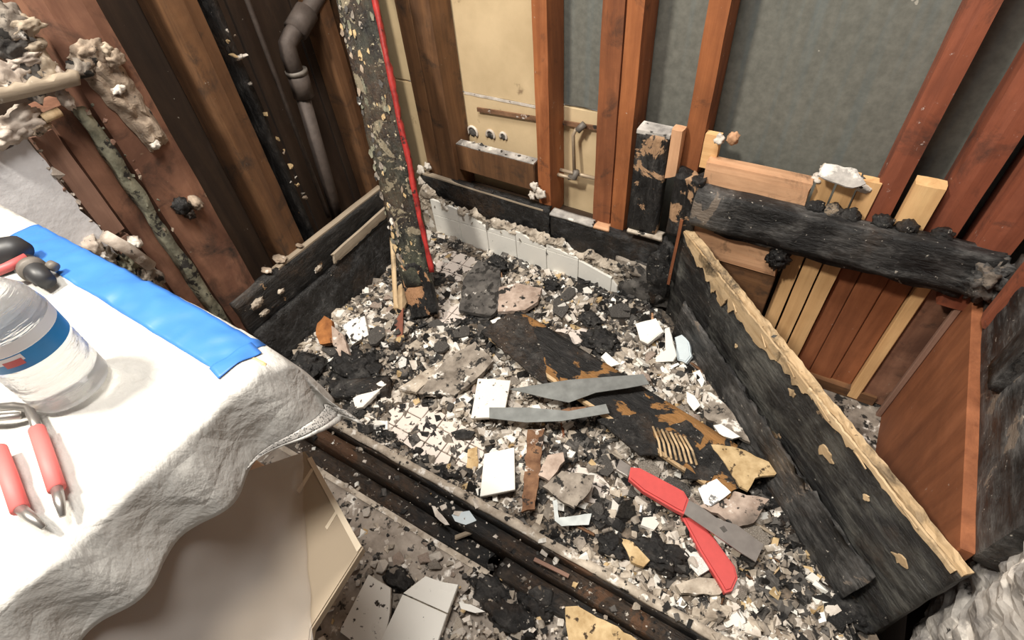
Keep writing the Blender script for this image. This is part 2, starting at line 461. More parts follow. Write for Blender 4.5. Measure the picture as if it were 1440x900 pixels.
# ------------------------------------------------------------------ setting: floors
FZ = 0.016           # top of the shower mortar bed
sub = struct('subfloor', (.6, -.8, -.14))
slab('subfloor_deck', [(-.4, .2, -.125), (-.4, -2.0, -.125), (2.2, -2.0, -.125), (2.2, .2, -.125)], (0, 0, 1), .03, M_DKBROWN, sub)
floor = struct('floor', (0.5, -0.4, 0))
slab('mortar_bed', [(-.22, .03, FZ), (-.22, -.775, FZ), (1.42, -.775, FZ), (.69, .03, FZ)], (0, 0, 1), .10, M_BED, floor)
# small square floor tiles where the rubble leaves them bare
tp = .0495
ft_me = beam_mesh(tp - .0025, tp - .0025, .007, bev=.0012); ft_me.materials.append(M_FTILE)
def exposed(x, y):
    for cx, cy, rx, ry in ((.37, -.66, .22, .10), (.05, -.10, .16, .12), (.55, -.22, .13, .09), (.75, -.60, .10, .06), (.15, -.28, .12, .12), (.62, -.12, .1, .07), (.30, -.5, .12, .06)):
        if ((x - cx) / rx) ** 2 + ((y - cy) / ry) ** 2 < 1: return True
    return False
for i in range(-3, 26):
    for j in range(0, 16):
        x, y = .0145 + i * tp, -.7365 + j * tp
        if exposed(x + .02, y + .02) and x + .05 + (y + .05) * .9 < .72 and y < -.055:
            link('floor_tile', ft_me, M_FTILE, floor, Matrix.Translation((x, y, FZ - .002 + rnd.uniform(-.0006, .0006))))

# floor outside the curb, with a raised slab edge along the curb
floor_o = struct('floor_outside', (0.3, -1.2, -.03))
slab('screed', [(-.32, -.865, -.004), (-.32, -1.9, -.004), (2.1, -1.9, -.004), (2.1, -.865, -.004)], (0, 0, 1), .06, M_GREYFLOOR, floor_o)
wbox('slab_edge', M_MORTARPALE, floor_o, -.18, .66, -.876, -.862, -.02, .003, 'x', rough=.0018, seg=.012, ragL=.02)
wbox('slab_corner', M_GREYFLOOR, floor_o, .02, .655, -.96, -.874, -.02, .001, 'x', rough=.0025, seg=.012, ragL=.05, seed=4)

# ------------------------------------------------------------------ back wall
wb = struct('wall_back', (.5, .06, 0))
ZT = 1.7
def stud(x0, x1, z0, m, y0=.04, y1=.128, **kw):
    return wbox('stud', m, wb, x0, x1, y0, y1, z0, ZT, 'z', **kw)
stud(-.125, -.075, .0, M_BROWN); stud(-.070, -.008, .1, M_BROWN, y0=.036)
stud(.284, .327, .2, M_STUD_OR, rough=.0012, seg=.025); 
stud(.457, .513, .2, M_STUD, rough=.0012, seg=.025, seed=2); stud(.514, .556, .2, M_STUD_OR, y0=.037, rough=.0012, seg=.025, seed=3)
stud(.678, .724, .45, M_STUD_OR, rough=.0012, seg=.025, seed=5)
stud(1.080, 1.129, .42, M_STUD_RED, rough=.0012, seg=.025, seed=6)
stud(1.190, 1.252, .40, M_STUD_RED, rough=.0012, seg=.025, seed=7)
stud(1.275, 1.335, .30, M_STUD_RED, y0=.0, rough=.0012, seg=.025, seed=8)
wbox('panel', M_BEIGE, wb, -.30, .318, .131, .143, .492, ZT, 'z')
wbox('panel', M_BEIGE, wb, -.30, .318, .130, .143, -.10, .488, 'z', ragW=.0, rough=.0004, seg=.03, ragL=.004)
wbox('panel', M_BEIGE, wb, .320, .498, .130, .143, -.10, .508, 'z', rough=.0004, seg=.03, ragL=.003)
wbox('panel', M_GREYPANEL, wb, .320, .498, .131, .143, .513, ZT, 'z')
wbox('panel', M_GREYPANEL, wb, .500, 1.44, .1312, .143, -.14, ZT, 'z')
wbox('seam_paint', M_BEDWHITE, wb, -.006, .283, .1285, .1305, .486, .4935, 'x', rough=.0008, seg=.01, freq=60)
# chewed hole rims in the beige panel
for px, py, s in ((665, 186, .017), (690, 190, .014), (708, 192, .011)):
    c = at(px, py, 'y', .129)
    lump('gnawed_hole', c, (s * .75, .003, s * .85), M_MORTARDARK, px, .4, wb, 2)
    tube('plaster_rim', [c + Vector((math.cos(q) * s, -.001, math.sin(q) * s * 1.15)) * (1 if q else 1) for q in [-.6 + i * .42 for i in range(11)]], .004, M_BEDWHITE, wb, 7)
wbox('sill_plate', M_DKBROWN, wb, -.16, .60, .034, .125, .10, .20, 'x', rough=.002)
# plaster wads stuck to the foot of the studs
for k, (px, py, s) in enumerate(((752, 262, .012), (760, 272, .014), (748, 275, .01), (592, 240, .014), (594, 256, .016), (601, 234, .012), (1030, 195, .012), (1012, 196, .01))):
    c = at(px, py, 'y', .025); lump('plaster_wad', c, (s, s * .7, s * 1.1), M_BEDWHITE if k != 6 else M_PINKW, k, .6, wb, 2)

# blocking board with rounded end between the studs
a = at(612, 196, 'y', .055); b = at(751, 232, 'y', .055)
bl = thing('blocking_board', 'brown wooden blocking board with crumb-strewn grey top between the beige panel studs', 'board', (a + b) / 2)
ex = (b - a).normalized(); ey = Vector((0, 1, 0)); M0 = frame(a, ex, ey)
L = (b - a).length; W = .07; H = .088
pr = [(x, z) for x, z in ((0, -H + .004), (0, -.018), (.003, -.008), (.010, -.001), (.018, 0), (L, 0), (L, -H))]
beamp = [a + ex * x + ex.cross(ey) * z for x, z in pr]
slab('board_face', beamp, (0, -1, 0), .03, M_BROWN, bl, bev=.002)
beam('top_dust', M_PLASTERASH, bl, a + ex * .008 + Vector((0, .001, .0005)), ex, ey, L - .01, .03, .003, rough=.0015, seg=.008)
for k in range(16):
    t = rnd.uniform(.05, .98); s = rnd.uniform(.003, .007)
    lump('crumb', a + ex * L * t + Vector((0, rnd.uniform(.004, .026), .006)), (s * 1.4, s, s), M_BEDWHITE if k % 3 else M_MORTARDARK, k, .5, bl, 1)

# tiled upstand at the foot of the back wall
T = .1095
ups = struct('wall_tiled_upstand', (.2, 0, .05))
tops = {-1: (.062, .058, .052), 0: (.055, .040, .010), 1: (.006, .026, .030), 2: (.034, .022, .002), 3: (.024, .010, .0), 4: (.012, .0, .0)}
for i in range(-1, 5):
    x0, x1 = max(-.155, i * T + .001), min(.575, (i + 1) * T - .001)
    slab('wall_tile', [(x0, 0, .004), (x1, 0, .004), (x1, 0, T - .001 if i < 4 else T - .03), (x0, 0, T - .001)], (0, -1, 0), .008, M_TILE, ups, bev=.0009)
    h = tops[i]; n = 7
    top = []
    for k in range(n + 1):
        t = k / n; hh = h[0] + (h[1] - h[0]) * t * 2 if t < .5 else h[1] + (h[2] - h[1]) * (t - .5) * 2
        top.append((x1 + (x0 - x1) * (1 - t), 0, T + .001 + max(.0008, hh + rnd.uniform(-.005, .004))))
    if i < 4: slab('broken_tile', [(x0, 0, T + .001), (x1, 0, T + .001)] + top[::-1], (0, -1, 0), .008, M_TILE, ups)
slab('wall_tile', [(5 * T + .001, 0, .004), (.572, 0, .004), (.566, 0, .052), (5 * T + .001, 0, .072)], (0, -1, 0), .008, M_TILE, ups)
# mortar behind and above the tile, broken off in a ragged line
def mort(u, v):
    x = -.165 + u * .80
    zt = .19 - .06 * u + .030 * noise.fractal(Vector((x * 13, 3.1, 0)), .9, 2.1, 5)
    z = .0 + v * zt
    tz = max(0, z - (T + .045 - .05 * u)) 
    y = .009 + .02 * max(0, v - .9) * 6 - .010 * (1 if tz > 0 else 0) * (.8 + 1.6 * nz(x * 28, z * 34)) + .008 * noise.fractal(Vector((x * 60, z * 60, 2)), .9, 2.1, 4) * (1 if v > .5 else .2)
    return (x, max(y, -.004) if v > .55 else .0095, z)
sheet('mortar_bed_edge', mort, 190, 44, M_MORTARPALE, ups, smooth=False)
for k in range(70):
    u = rnd.random(); x = -.15 + u * .77
    z = .172 - .075 * u + rnd.uniform(-.028, .018)
    s = rnd.uniform(.004, .010)
    lump('mortar_crumb', (x, .004 + rnd.uniform(-.004, .008), z), (s * 1.3, s * .8, s), rnd.choice((M_MORTARPALE, M_MORTARPALE, M_MORTAR, M_BEDWHITE, M_MORTARDARK)), k, .5, ups, 1)

# charred boards behind the upstand
cb = wbox('charred_board', M_LINER, None, -.145, .335, .020, .045, .10, .246, 'x', rough=.0022, seg=.014, ragL=.01, seed=1)
tag(cb, 'long black charred board above the white tile row, left of the plaster wad', 'board')
p_ = beam('raw_top_edge', M_GREYWOOD, cb, (-.14, .019, .243), (1, 0, -.02), (0, 1, 0), .45, .016, .006, rough=.0015, seg=.012)
cb2 = wbox('charred_board', M_LINER, None, .337, .715, .016, .052, .08, .232, 'x', rough=.0022, seg=.014, seed=5)
tag(cb2, 'black charred board with crumb-covered grey top below the copper pipe bay', 'board')
wbox('dusty_top', M_PLASTERASH, cb2, .335, .475, .014, .046, .230, .238, 'x', rough=.0025, seg=.008, ragL=.01)
wbox('pink_wood_top', M_PINKW, cb2, .47, .525, .014, .046, .229, .238, 'x', rough=.002, seg=.01, ragL=.012, rag0=.01)
# sooty corner end running down to the floor
lump('soot_crust', (.655, .01, .075), (.075, .018, .075), M_MORTARDARK, 3, .5, ups, 3)
lump('soot_crust', (.60, .012, .13), (.06, .012, .03), M_MORTAR, 5, .5, ups, 3)
lump('soot_crust', (.69, .0, .15), (.035, .018, .10), M_COAL, 8, .5, ups, 3)

# charred stub block beside the seat
kb = thing('charred_block', 'charred black upright wood block with ash grey top left of the seat framing', 'wood block', (.63, .02, .27))
wbox('block', M_CHARTAN, kb, .575, .655, .004, .042, .272, .545, 'z', rough=.002, seg=.012, seed=11)
wbox('ash_top', M_PLASTERASH, kb, .576, .655, .004, .05, .543, .553, 'x', rough=.0015, seg=.01)
wbox('side_lath', M_PINKW, kb, .655, .682, .008, .036, .44, .566, 'z', rough=.0015, seg=.014, rag0=.02)
wbox('ash_foot', M_MORTARPALE, kb, .58, .68, -.004, .03, .262, .272, 'x', rough=.002, seg=.01, ragL=.01)
kb2 = wbox('charred_block', M_CHARTAN, None, .684, .752, -.012, .036, .30, .475, 'z', rough=.004, seg=.012, seed=13, ragL=.02)
tag(kb2, 'burnt stud foot with tan bare patches at the corner seat end', 'wood block')
lt = beam('red_lath', M_STUD, None, at(957, 308, 'y', -.022), (at(941, 385, 'y', -.035) - at(957, 308, 'y', -.022)), (1, 0, 0), .20, .008, .006, rough=.001, seg=.01)
tag(lt, 'thin reddish lath standing in the corner beside the charred seat board', 'lath')

# copper supply pipes in the bay between the studs
cp = thing('copper_pipe', 'dull copper pipe tee with vertical stub in the bay between two studs', 'pipe', at(808, 245, 'y', .1))
tube('run_pipe', [at(776, 236, 'y', .10), at(842, 252, 'y', .10)], .0055, M_COPPER, cp)
tube('return_pipe', [at(776, 243, 'y', .085), at(806, 251, 'y', .085)], .0055, M_COPPER, cp)
tube('riser', [at(808, 250, 'y', .09), at(806, 190, 'y', .10), at(810, 182, 'y', .10), at(820, 178, 'y', .115)], .005, M_COPPER, cp)
tube('elbow', [at(800, 249, 'y', .088), at(808, 250, 'y', .088), at(811, 240, 'y', .09)], .0085, M_IRON2, cp)
tube('clip', [at(812, 184, 'y', .10), at(822, 174, 'y', .11)], .009, M_IRON2, cp)
rs = beam('rusty_strip', M_RUST, None, at(671, 157, 'y', .118), at(848, 185, 'y', .118) - at(671, 157, 'y', .118), (0, 1, 0), (at(848, 185, 'y', .118) - at(671, 157, 'y', .118)).length, .006, .012, rough=.0006, seg=.015)
tag(rs, 'thin rusty brown strip running across the beige panel', 'strip')

# ------------------------------------------------------------------ corner seat bay
wr = struct('wall_right', (1.35, -.3, 0))
wbox('bay_panel', M_REDPLY, wr, 1.325, 1.345, -.575, .04, -.14, .338, 'z')
wbox('corner_strip', M_PINK, wr, 1.312, 1.3245, .004, .018, -.12, .34, 'z')
fb = struct('floor_seat_bay', (1.1, -.1, -.11))
slab('subfloor', [(.70, .10, -.105), (.70, -.02, -.105), (1.36, -.70, -.105), (1.36, .10, -.105)], (0, 0, 1), .03, M_MORTAR, fb)
wbox('bottom_plate', M_BROWN, fb, .75, 1.30, .03, .06, -.105, -.07, 'x', rough=.001, seg=.03)
# vertical boards behind the charred beam
def vb(x0, x1, m, label, z1, z0=-.10, y0=.035, y1=.06, **kw):
    o = wbox('upright_board', m, None, x0, x1, y0, y1, z0, z1, 'z', **kw)
    return tag(o, label, 'board')
vb(.972, 1.008, M_PALE, 'leftmost of the three pale upright boards in the corner seat bay', .520, rough=.0008, seg=.02)
vb(1.010, 1.048, M_PALE, 'middle of the three pale upright boards in the corner seat bay', .526, y0=.031, rough=.0008, seg=.02, seed=2)
vb(1.050, 1.088, M_PALE, 'rightmost of the three pale upright boards in the corner seat bay', .523, y0=.036, rough=.0008, seg=.02, seed=3)
vb(1.090, 1.130, M_REDPLY, 'red-brown upright board beside the three pale ones in the seat bay', .40, y0=.05, y1=.075)
vb(1.131, 1.185, M_REDPLY, 'wide middle red-brown upright board in the seat bay', .40, y0=.046, y1=.075)
vb(1.186, 1.234, M_REDPLY, 'red-brown upright board left of the single pale strip in the seat bay', .40, y0=.05, y1=.075)
vb(1.236, 1.262, M_PALE, 'single narrow pale upright strip near the bay corner', .36, y0=.03)
vb(1.264, 1.325, M_REDBRD, 'dusty brown upright board in the far corner of the seat bay', .40, y0=.04)
vb(1.136, 1.190, M_PALE, 'pale stub of wood with nail dimples standing above the charred beam', .545, .40, .022, .06, rough=.0008, seg=.02)
for k, (px, py) in enumerate(((1163, 237), (1178, 244), (1200, 247), (1215, 262), (1150, 250), (1205, 256))):
    c = at(px, py, 'y', .045); s = .010 + .004 * (k % 2)
    o = lump('plaster_lump', c, (s * 1.3, s, s * .8), (M_BEDWHITE, M_MORTARDARK)[k % 3 == 2], k + 3, .6)
    tag(o, 'plaster or soot lump on top of the pale seat boards', 'plaster', 'plaster lumps on the pale seat boards')
gl = slab_px('clear_flake', [(1150, 246), (1160, 230), (1205, 238), (1218, 258), (1200, 264), (1172, 256)], .535, .003, M_PLASTERASH, None, (.1, -.3, .9), jag=.002)
tag(gl, 'grey translucent flake of film over the pale board tops', 'flake')
hb = wbox('horizontal_board', M_PINKW, None, .745, .970, .012, .05, .43, .505, 'x', rough=.0012, seg=.02, ragL=.006)
tag(hb, 'pinkish unburnt horizontal board above the left part of the charred beam', 'board')
hs = wbox('horizontal_board', M_PALE, None, .724, .758, .04, .062, .47, .555, 'x', rough=.0008, seg=.02)
tag(hs, 'small pale wood block behind the orange stud foot', 'board')
hp = wbox('horizontal_board', M_PINKW, None, .74, .966, .004, .03, .248, .348, 'x', rough=.001, seg=.014, ragW=.018, ragL=.018, seed=3)
tag(hp, 'pinkish horizontal board with splintered top under the beam in the seat bay', 'board')
hq = wbox('horizontal_board', M_BROWN, None, .74, .964, .010, .03, .06, .247, 'x')
tag(hq, 'smooth brown panel piece below the splintered pink board', 'board')

# charred beam across the back of the corner seat
bm_ = thing('charred_beam', 'long charred black beam with ash grey patches across the corner seat back', 'beam', (1.05, 0, .35))
beam('beam', M_CHARGREY, bm_, (.742, -.026, .350), (1, 0, .012), (0, 1, 0), .585, .044, .10, rough=.006, seg=.014, freq=26, seed=2)
lump('burnt_knot', (1.318, -.02, .405), (.030, .026, .045), M_CHARGREY, 4, .6, bm_, 3, 4)
beam('char_fringe', M_COAL, bm_, (.80, -.012, .332), (1, 0, .012), (0, 1, 0), .50, .03, .026, rough=.006, seg=.012, freq=50, seed=6)
lump('charred_notch', (.955, -.002, .315), (.022, .014, .032), M_COAL, 6, .5, bm_, 3, 5)
for k, x in enumerate((.988, 1.022, 1.056, 1.115, 1.16, 1.22)):
    lump('char_scab', (x, .012, .452 + .004 * (k > 2)), (.019, .016, .016), M_COAL, k, .45, bm_, 2, 5)

# right wall above seat level: charred plate, ash-covered mortar, studs
beam('charred_plate', M_CHARGREY, wr, (1.392, .0, .325), (0, -1, 0), (0, 0, 1), .58, .14, .05, rough=.005, seg=.016, freq=24, seed=9)
def rash(u, v):
    y = -.44 - u * .75; z = .02 + v * .60
    b = 1.385 - .05 * v + .018 * nz(y * 16, z * 16, 1) + .010 * nz(y * 45, z * 45, 4) 
    return (b + (.10 * max(0, .40 - u * 1.4 - v * .1)) , y, z)
sheet('ash_mortar', rash, 60, 60, M_PLASTERASH, wr, smooth=False)
wbox('stud', M_STUD_RED, wr, 1.335, 1.42, -.10, -.05, .35, ZT, 'z', rough=.001, seg=.03, seed=4)
wbox('stud', M_STUD_RED, wr, 1.345, 1.42, -.46, -.41, .475, ZT, 'z', rough=.001, seg=.03, seed=5)
wbox('stud', M_CHARGREY, wr, 1.325, 1.40, -.31, -.24, .40, .9, 'z', rough=.004, seg=.02, seed=5, ragL=.05)
wbox('sheathing', M_DKBROWN, wr, 1.425, 1.44, -1.4, .13, -.1, ZT, 'z')

# seat front board: charred face, splintered raw top edge
A = Vector((.722, -.005, 0)); B = Vector((1.333, -.612, 0)); ex = (B - A).normalized(); LB = (B - A).length
nrm = Vector((ex.y, -ex.x, 0))            # towards the shower
nrm = nrm if nrm.y < 0 else -nrm
sb = thing('seat_board', 'large charred black board with splintered pale top edge closing the corner seat', 'board', A)
beam('board', M_CHARBOARD, sb, A + Vector((0, 0, -.04)) - nrm * .022, ex, (0, 0, 1), LB, .362, .022, rough=.0035, seg=.013, freq=16, seed=21)
beam('raw_top_edge', M_SPLINT, sb, A + Vector((0, 0, .318)) - nrm * .021, ex, (0, 0, 1), LB, .012, .019, rough=.0019, seg=.006, freq=90, seed=22, ragW=.006)
# bare wood strips torn open along the top edge on the shower side
for k, (t0, t1, h0, h1) in enumerate(((.02, .22, .010, .05), (.12, .33, .03, .075), (.25, .50, .03, .06), (.44, .62, .02, .035), (.6, .78, .012, .02), (.75, .99, .010, .016))):
    pts = []
    n = 12
    for i in range(n + 1):
        t = t0 + (t1 - t0) * i / n
        pts.append(A + ex * LB * t + nrm * .0045 + Vector((0, 0, .3275)))
    for i in range(n, -1, -1):
        t = t0 + (t1 - t0) * i / n; f = i / n
        d = (h0 + (h1 - h0) * math.sin(f * math.pi)) * (.62 + .75 * nz(t * 70, k) + .25 * rnd.random())
        pts.append(A + ex * LB * t + nrm * .0045 + Vector((0, 0, .327 - max(.003, d))))
    slab('raw_wood_patch', pts, nrm, .004, M_SPLINT, sb, jag=.0022, seg=.006)
for k, (t, h, r) in enumerate(((.70, .245, .020), (.57, .275, .010), (.93, .235, .012), (.36, .215, .007), (.82, .262, .008))):
    c = A + ex * LB * t + nrm * .004 + Vector((0, 0, h))
    pts = [c + (ex * math.cos(a) * r * rnd.uniform(.35, 1.5) + Vector((0, 0, 1)) * math.sin(a) * r * rnd.uniform(.4, 1.2)) for a in [i * .628 for i in range(10)]]
    slab('bare_patch', pts, nrm, .003, M_SPLINT, sb, jag=.003, seg=.006)
for k in range(6):
    t = .3 + k * .11 + rnd.uniform(-.02, .02); p = A + ex * LB * t + nrm * .003 + Vector((0, 0, .325 - rnd.uniform(0, .02)))
    beam('splinter', M_SPLINT, sb, p, ex * 1.0 + Vector((0, 0, rnd.uniform(-.5, .25))) + nrm * .15, nrm, rnd.uniform(.02, .05), .002, .0025, rough=.0008, seg=.008)
# thinner liner sheet leaning at the foot of the board
ln = beam('liner_sheet', M_CHARGREY, None, A + ex * .10 + nrm * .030 + Vector((0, 0, .004)), ex, Vector((0, 0, 1)) - nrm * .11, LB - .16, .165, .005, rough=.005, seg=.016, ragW=.03, freq=14, seed=31)
tag(ln, 'sooty grey liner sheet leaning on the foot of the charred seat board', 'liner')

# ------------------------------------------------------------------ left wall
wl = struct('wall_left', (-.22, -.5, 0))
wbox('sheathing_board', M_DKBROWN, wl, -.325, -.31, -.62, -.47, -.05, ZT, 'z')
wbox('sheathing_board', M_DKBROWN, wl, -.325, -.31, -.465, -.31, -.05, ZT, 'z')
wbox('sheathing_board', M_DKBROWN, wl, -.325, -.31, -.305, -.14, -.05, ZT, 'z')
wbox('sheathing_board', M_DKBROWN, wl, -.325, -.31, -.135, .13, -.05, ZT, 'z')
wbox('sheathing_board', M_DKBROWN, wl, -.325, -.31, -1.9, -.625, -.05, ZT, 'z')
wbox('stud', M_REDBRD, wl, -.29, -.200, -.722, -.610, .05, ZT, 'z', rough=.0015, seg=.03)
wbox('stud', M_BROWN, wl, -.305, -.200, -.500, -.462, .05, ZT, 'z', rough=.0012, seg=.03, seed=2)
wbox('stud', M_BROWN, wl, -.305, -.212, -.462, -.428, .05, ZT, 'z', rough=.0015, seg=.03, seed=3)
wbox('stud', M_BROWN, wl, -.305, -.235, -.118, -.070, .05, ZT, 'z', rough=.0012, seg=.03, seed=4)
wbox('stud', M_BROWN, wl, -.30, -.215, -.05, .03, .05, ZT, 'z', rough=.0012, seg=.03, seed=5)
wbox('bottom_plate', M_BROWN, wl, -.305, -.205, -.72, .0, -.04, .15, 'y', rough=.002, seg=.03)
wbox('dark_red_board', M_REDBRD, wl, -.285, -.215, -.790, -.742, .05, .80, 'z', rough=.001, seg=.03, seed=8)
wbox('pink_lath', M_PINK, wl, -.225, -.205, -.832, -.795, .56, .775, 'z', rough=.0008, seg=.02)
wbox('tan_lath', M_PINK, wl, -.225, -.208, -.83, -.795, .28, .545, 'z', rough=.0008, seg=.02)
wbox('paper_edge', M_PAPER_G, wl, -.215, -.188, -.752, -.728, .10, .79, 'z', rough=.006, seg=.010, freq=40, seed=4)
wbox('plasterboard', M_DRYWALL, wl, -.205, -.192, -1.9, -.835, -.0, .80, 'y', rough=.0015, seg=.02, ragW=.03, ragL=.012, seed=6)
# broken plasterboard rim and hanging bits
for k in range(34):
    z = .80 - k * .0145; s = rnd.uniform(.005, .011)
    lump('rim_crumb', (-.195, -.838 + rnd.uniform(-.006, .006), z), (s * .8, s, s * 1.3), M_WARMPLASTER if k % 4 else M_PINK, k, .5, wl, 1)
for k in range(26):
    y = -.84 - rnd.random() * .16; s = rnd.uniform(.006, .014)
    lump('rim_crumb', (-.193, y, .80 + rnd.uniform(-.02, .02)), (s * .8, s * 1.3, s), rnd.choice((M_WARMPLASTER, M_TANPLASTER, M_BEDWHITE)), k, .5, wl, 1)
for k in range(24):
    y = -.73 + rnd.uniform(-.015, .02); s = rnd.uniform(.004, .009)
    lump('rim_crumb', (-.190, y, rnd.uniform(.3, .8)), (s * .7, s, s * 1.5), rnd.choice((M_TANPLASTER, M_PAPER_G, M_PINK)), k, .5, wl, 1)
# horizontal broken lath and plaster above the board edge
bla = at(-30, 150, 'x', -.175); blb = at(117, 116, 'x', -.175)
o = beam('broken_lath', M_GREYWOOD, None, bla, blb - bla, (0, 0, 1), (blb - bla).length, .030, .014, rough=.0035, seg=.012, ragL=.02, ragW=.012, seed=3)
tag(o, 'splintered grey lath end jutting out over the white wallboard', 'lath')
o = tube('dowel_stub', [at(60, 167, 'x', -.18), at(84, 157, 'x', -.18)], .008, M_SPLINT); tag(o, 'short pale wooden stub under the splintered lath', 'wood stub')
for k, (px, py, sx, sz, m) in enumerate(((5, 35, .03, .03, M_MORTAR), (25, 40, .03, .015, M_GREYWOOD), (35, 82, .028, .012, M_WARMPLASTER), (12, 60, .03, .02, M_MORTARDARK), (60, 95, .02, .03, M_GREYWOOD), (15, 110, .03, .025, M_WARMPLASTER), (80, 105, .012, .02, M_WARMPLASTER), (45, 65, .02, .01, M_GREYWOOD), (45, 110, .03, .03, M_MORTARDARK), (92, 140, .01, .018, M_WARMPLASTER), (30, 172, .03, .02, M_WARMPLASTER), (10, 185, .03, .02, M_WARMPLASTER), (50, 180, .02, .012, M_TANPLASTER))):
    c = at(px, py, 'x', -.185)
    lump('plaster_chunk', c, (.012, sx, sz), m, k + 40, .5, wl, 3, 2.6)
# plaster smear and knob on the red board
def smear(u, v):
    p = at(125 + 100 * v + (u - .5) * (60 - 38 * v) , 75 + 130 * v + (u - .5) * -14, 'x', -.197)
    e = min(u, 1 - u, v * 2, (1 - v) * 2)
    return (p.x - .004 + min(.012, e * .06) * (1 + .8 * nz(p.y * 60, p.z * 40)), p.y + .006 * nz(v * 9, u * 3), p.z + .006 * nz(u * 9, v * 9, 3))
o = sheet('plaster_smear', smear, 16, 40, M_TANPLASTER, None, smooth=False, thick=.004); o.data.materials[0] = M_TANPLASTER
tag(o, 'long beige plaster smear stuck on the faded red stud', 'plaster'); smo = o
for k, (px, py, s, m) in enumerate(((128, 75, .022, M_TANPLASTER), (160, 82, .014, M_TANPLASTER), (115, 95, .016, M_MORTAR), (165, 125, .010, M_BEDWHITE), (218, 203, .008, M_BEDWHITE), (148, 70, .010, M_GREYWOOD))):
    lump('plaster_knob', at(px, py, 'x', -.188), (.010, s * 1.2, s), m, k + 9, .5, smo, 3, 2.6)
# bits around the foot of the board
o = tube('plaster_roll', [at(147, 332, 'x', -.16), at(180, 350, 'x', -.16), at(212, 374, 'x', -.16)], .012, M_WARMPLASTER); tag(o, 'pale rolled wallboard paper lying beside the greenish board edge', 'paper roll')
for k, (px, py, s, m) in enumerate(((175, 375, .02, M_PAPER_G), (205, 395, .03, M_MORTAR), (130, 345, .016, M_WARMPLASTER), (145, 365, .02, M_MORTAR), (190, 340, .01, M_WARMPLASTER), (220, 425, .022, M_MORTAR), (255, 290, .016, M_COAL), (275, 285, .012, M_TANPLASTER), (265, 300, .010, M_COAL))):
    o = lump('wall_rubble', at(px, py, 'x', -.19), (.016, s, s * 1.2), m, k + 60, .5, None, 3, 4)
    tag(o, 'crumbling wallboard lump between the taped table and the red stud', 'rubble', 'wallboard lumps by the left wall')
for k in range(22):
    t = rnd.random(); s = rnd.uniform(.004, .010)
    o_ = lump('debris_fleck', at(310 + 120 * t + rnd.uniform(-8, 8), 20 + 265 * t, 'x', -.225), (s, s, s * 1.3), rnd.choice((M_TANPLASTER, M_BEDWHITE, M_MORTAR, M_YELLOW)), k, .6, wl, 1)
wbox('debris_lath', M_CHAR, wl, -.305, -.235, -.392, -.372, .05, ZT, 'z', rough=.004, seg=.018, seed=12)

# pipes in the left wall
ip = thing('drain_pipe', 'brown cast iron drain pipe with collar and bent top in the left wall cavity', 'pipe', at(475, 290, 'x', -.25))
tube('pipe', [at(482, 330, 'x', -.25), at(424, 130, 'x', -.25)], .0185, M_IRON, ip)
col_ = tube('collar', [at(428, 136, 'x', -.25), at(417, 100, 'x', -.25)], .0265, M_IRON, ip)
tube('collar_rim', [at(418, 104, 'x', -.25), at(416, 98, 'x', -.25)], .028, M_IRON2, col_)
tube('bend', [at(416, 104, 'x', -.25), at(407, 78, 'x', -.25), at(404, 62, 'x', -.25), at(410, 50, 'x', -.25), at(425, 30, 'x', -.25), at(448, -8, 'x', -.25), at(448, -8, 'x', -.25) + Vector((-.01, .03, .06)), at(448, -8, 'x', -.25) + Vector((-.01, .035, .7))], .0215, M_IRON, ip)
tube('bend_collar', [at(415, 44, 'x', -.25), at(432, 16, 'x', -.25)], .029, M_IRON, ip)
o = tube('thin_pipe', [at(340, -20, 'x', -.24) + Vector((0, 0, .7)), at(340, -20, 'x', -.24), at(462, 305, 'x', -.24)], .0062, M_IRON); tag(o, 'thin rusty pipe running down left of the cast iron drain', 'pipe')

# charred boards along the foot of the left wall
b1 = wbox('charred_board', M_CHAR, None, -.212, -.182, -.700, -.115, .135, .262, 'y', rough=.003, seg=.014, seed=41)
tag(b1, 'black charred board with pale top edge along the left wall foot', 'board')
wbox('pale_top_edge', M_GREYWOOD, b1, -.205, -.184, -.56, -.118, .260, .266, 'y', rough=.0012, seg=.012, rag0=.03)
b2 = beam('grey_lath', M_GREYWOOD, None, at(469, 372, 'x', -.172), at(545, 302, 'x', -.172) - at(469, 372, 'x', -.172), (0, 0, 1), (at(545, 302, 'x', -.172) - at(469, 372, 'x', -.172)).length, .036, .010, rough=.0012, seg=.012, rag0=.01, ragW0=.01)
tag(b2, 'bare grey lath on the charred left wall board', 'lath')
b3 = beam('charred_liner', M_LINER, None, (-.150, -.70, .012), (0, 1, 0), (-.22, 0, 1), .66, .15, .010, rough=.005, seg=.016, freq=14, seed=42)
tag(b3, 'black charred liner leaning along the left wall above the rubble', 'liner')
for k, (px, py, s) in enumerate(((362, 427, .014), (372, 440, .010), (398, 462, .012), (395, 410, .008), (448, 378, .010), (465, 388, .008), (410, 452, .008))):
    lump('plaster_fleck', at(px, py, 'x', -.172), (.004, s * 1.2, s * .8), M_MORTARPALE, k + 3, .9, b1, 2, 3)
for k, (px, py, s) in enumerate(((375, 380, .013), (393, 364, .017), (420, 345, .009))):
    o = lump('plaster_chip', at(px, py, 'z', .275), (s * 1.3, s * .8, s * .35), M_TANPLASTER, k + 13, .35, None, 2, 2)
    tag(o, 'plaster chip lying on top of the charred left wall board', 'plaster', 'plaster chips on the left board top')

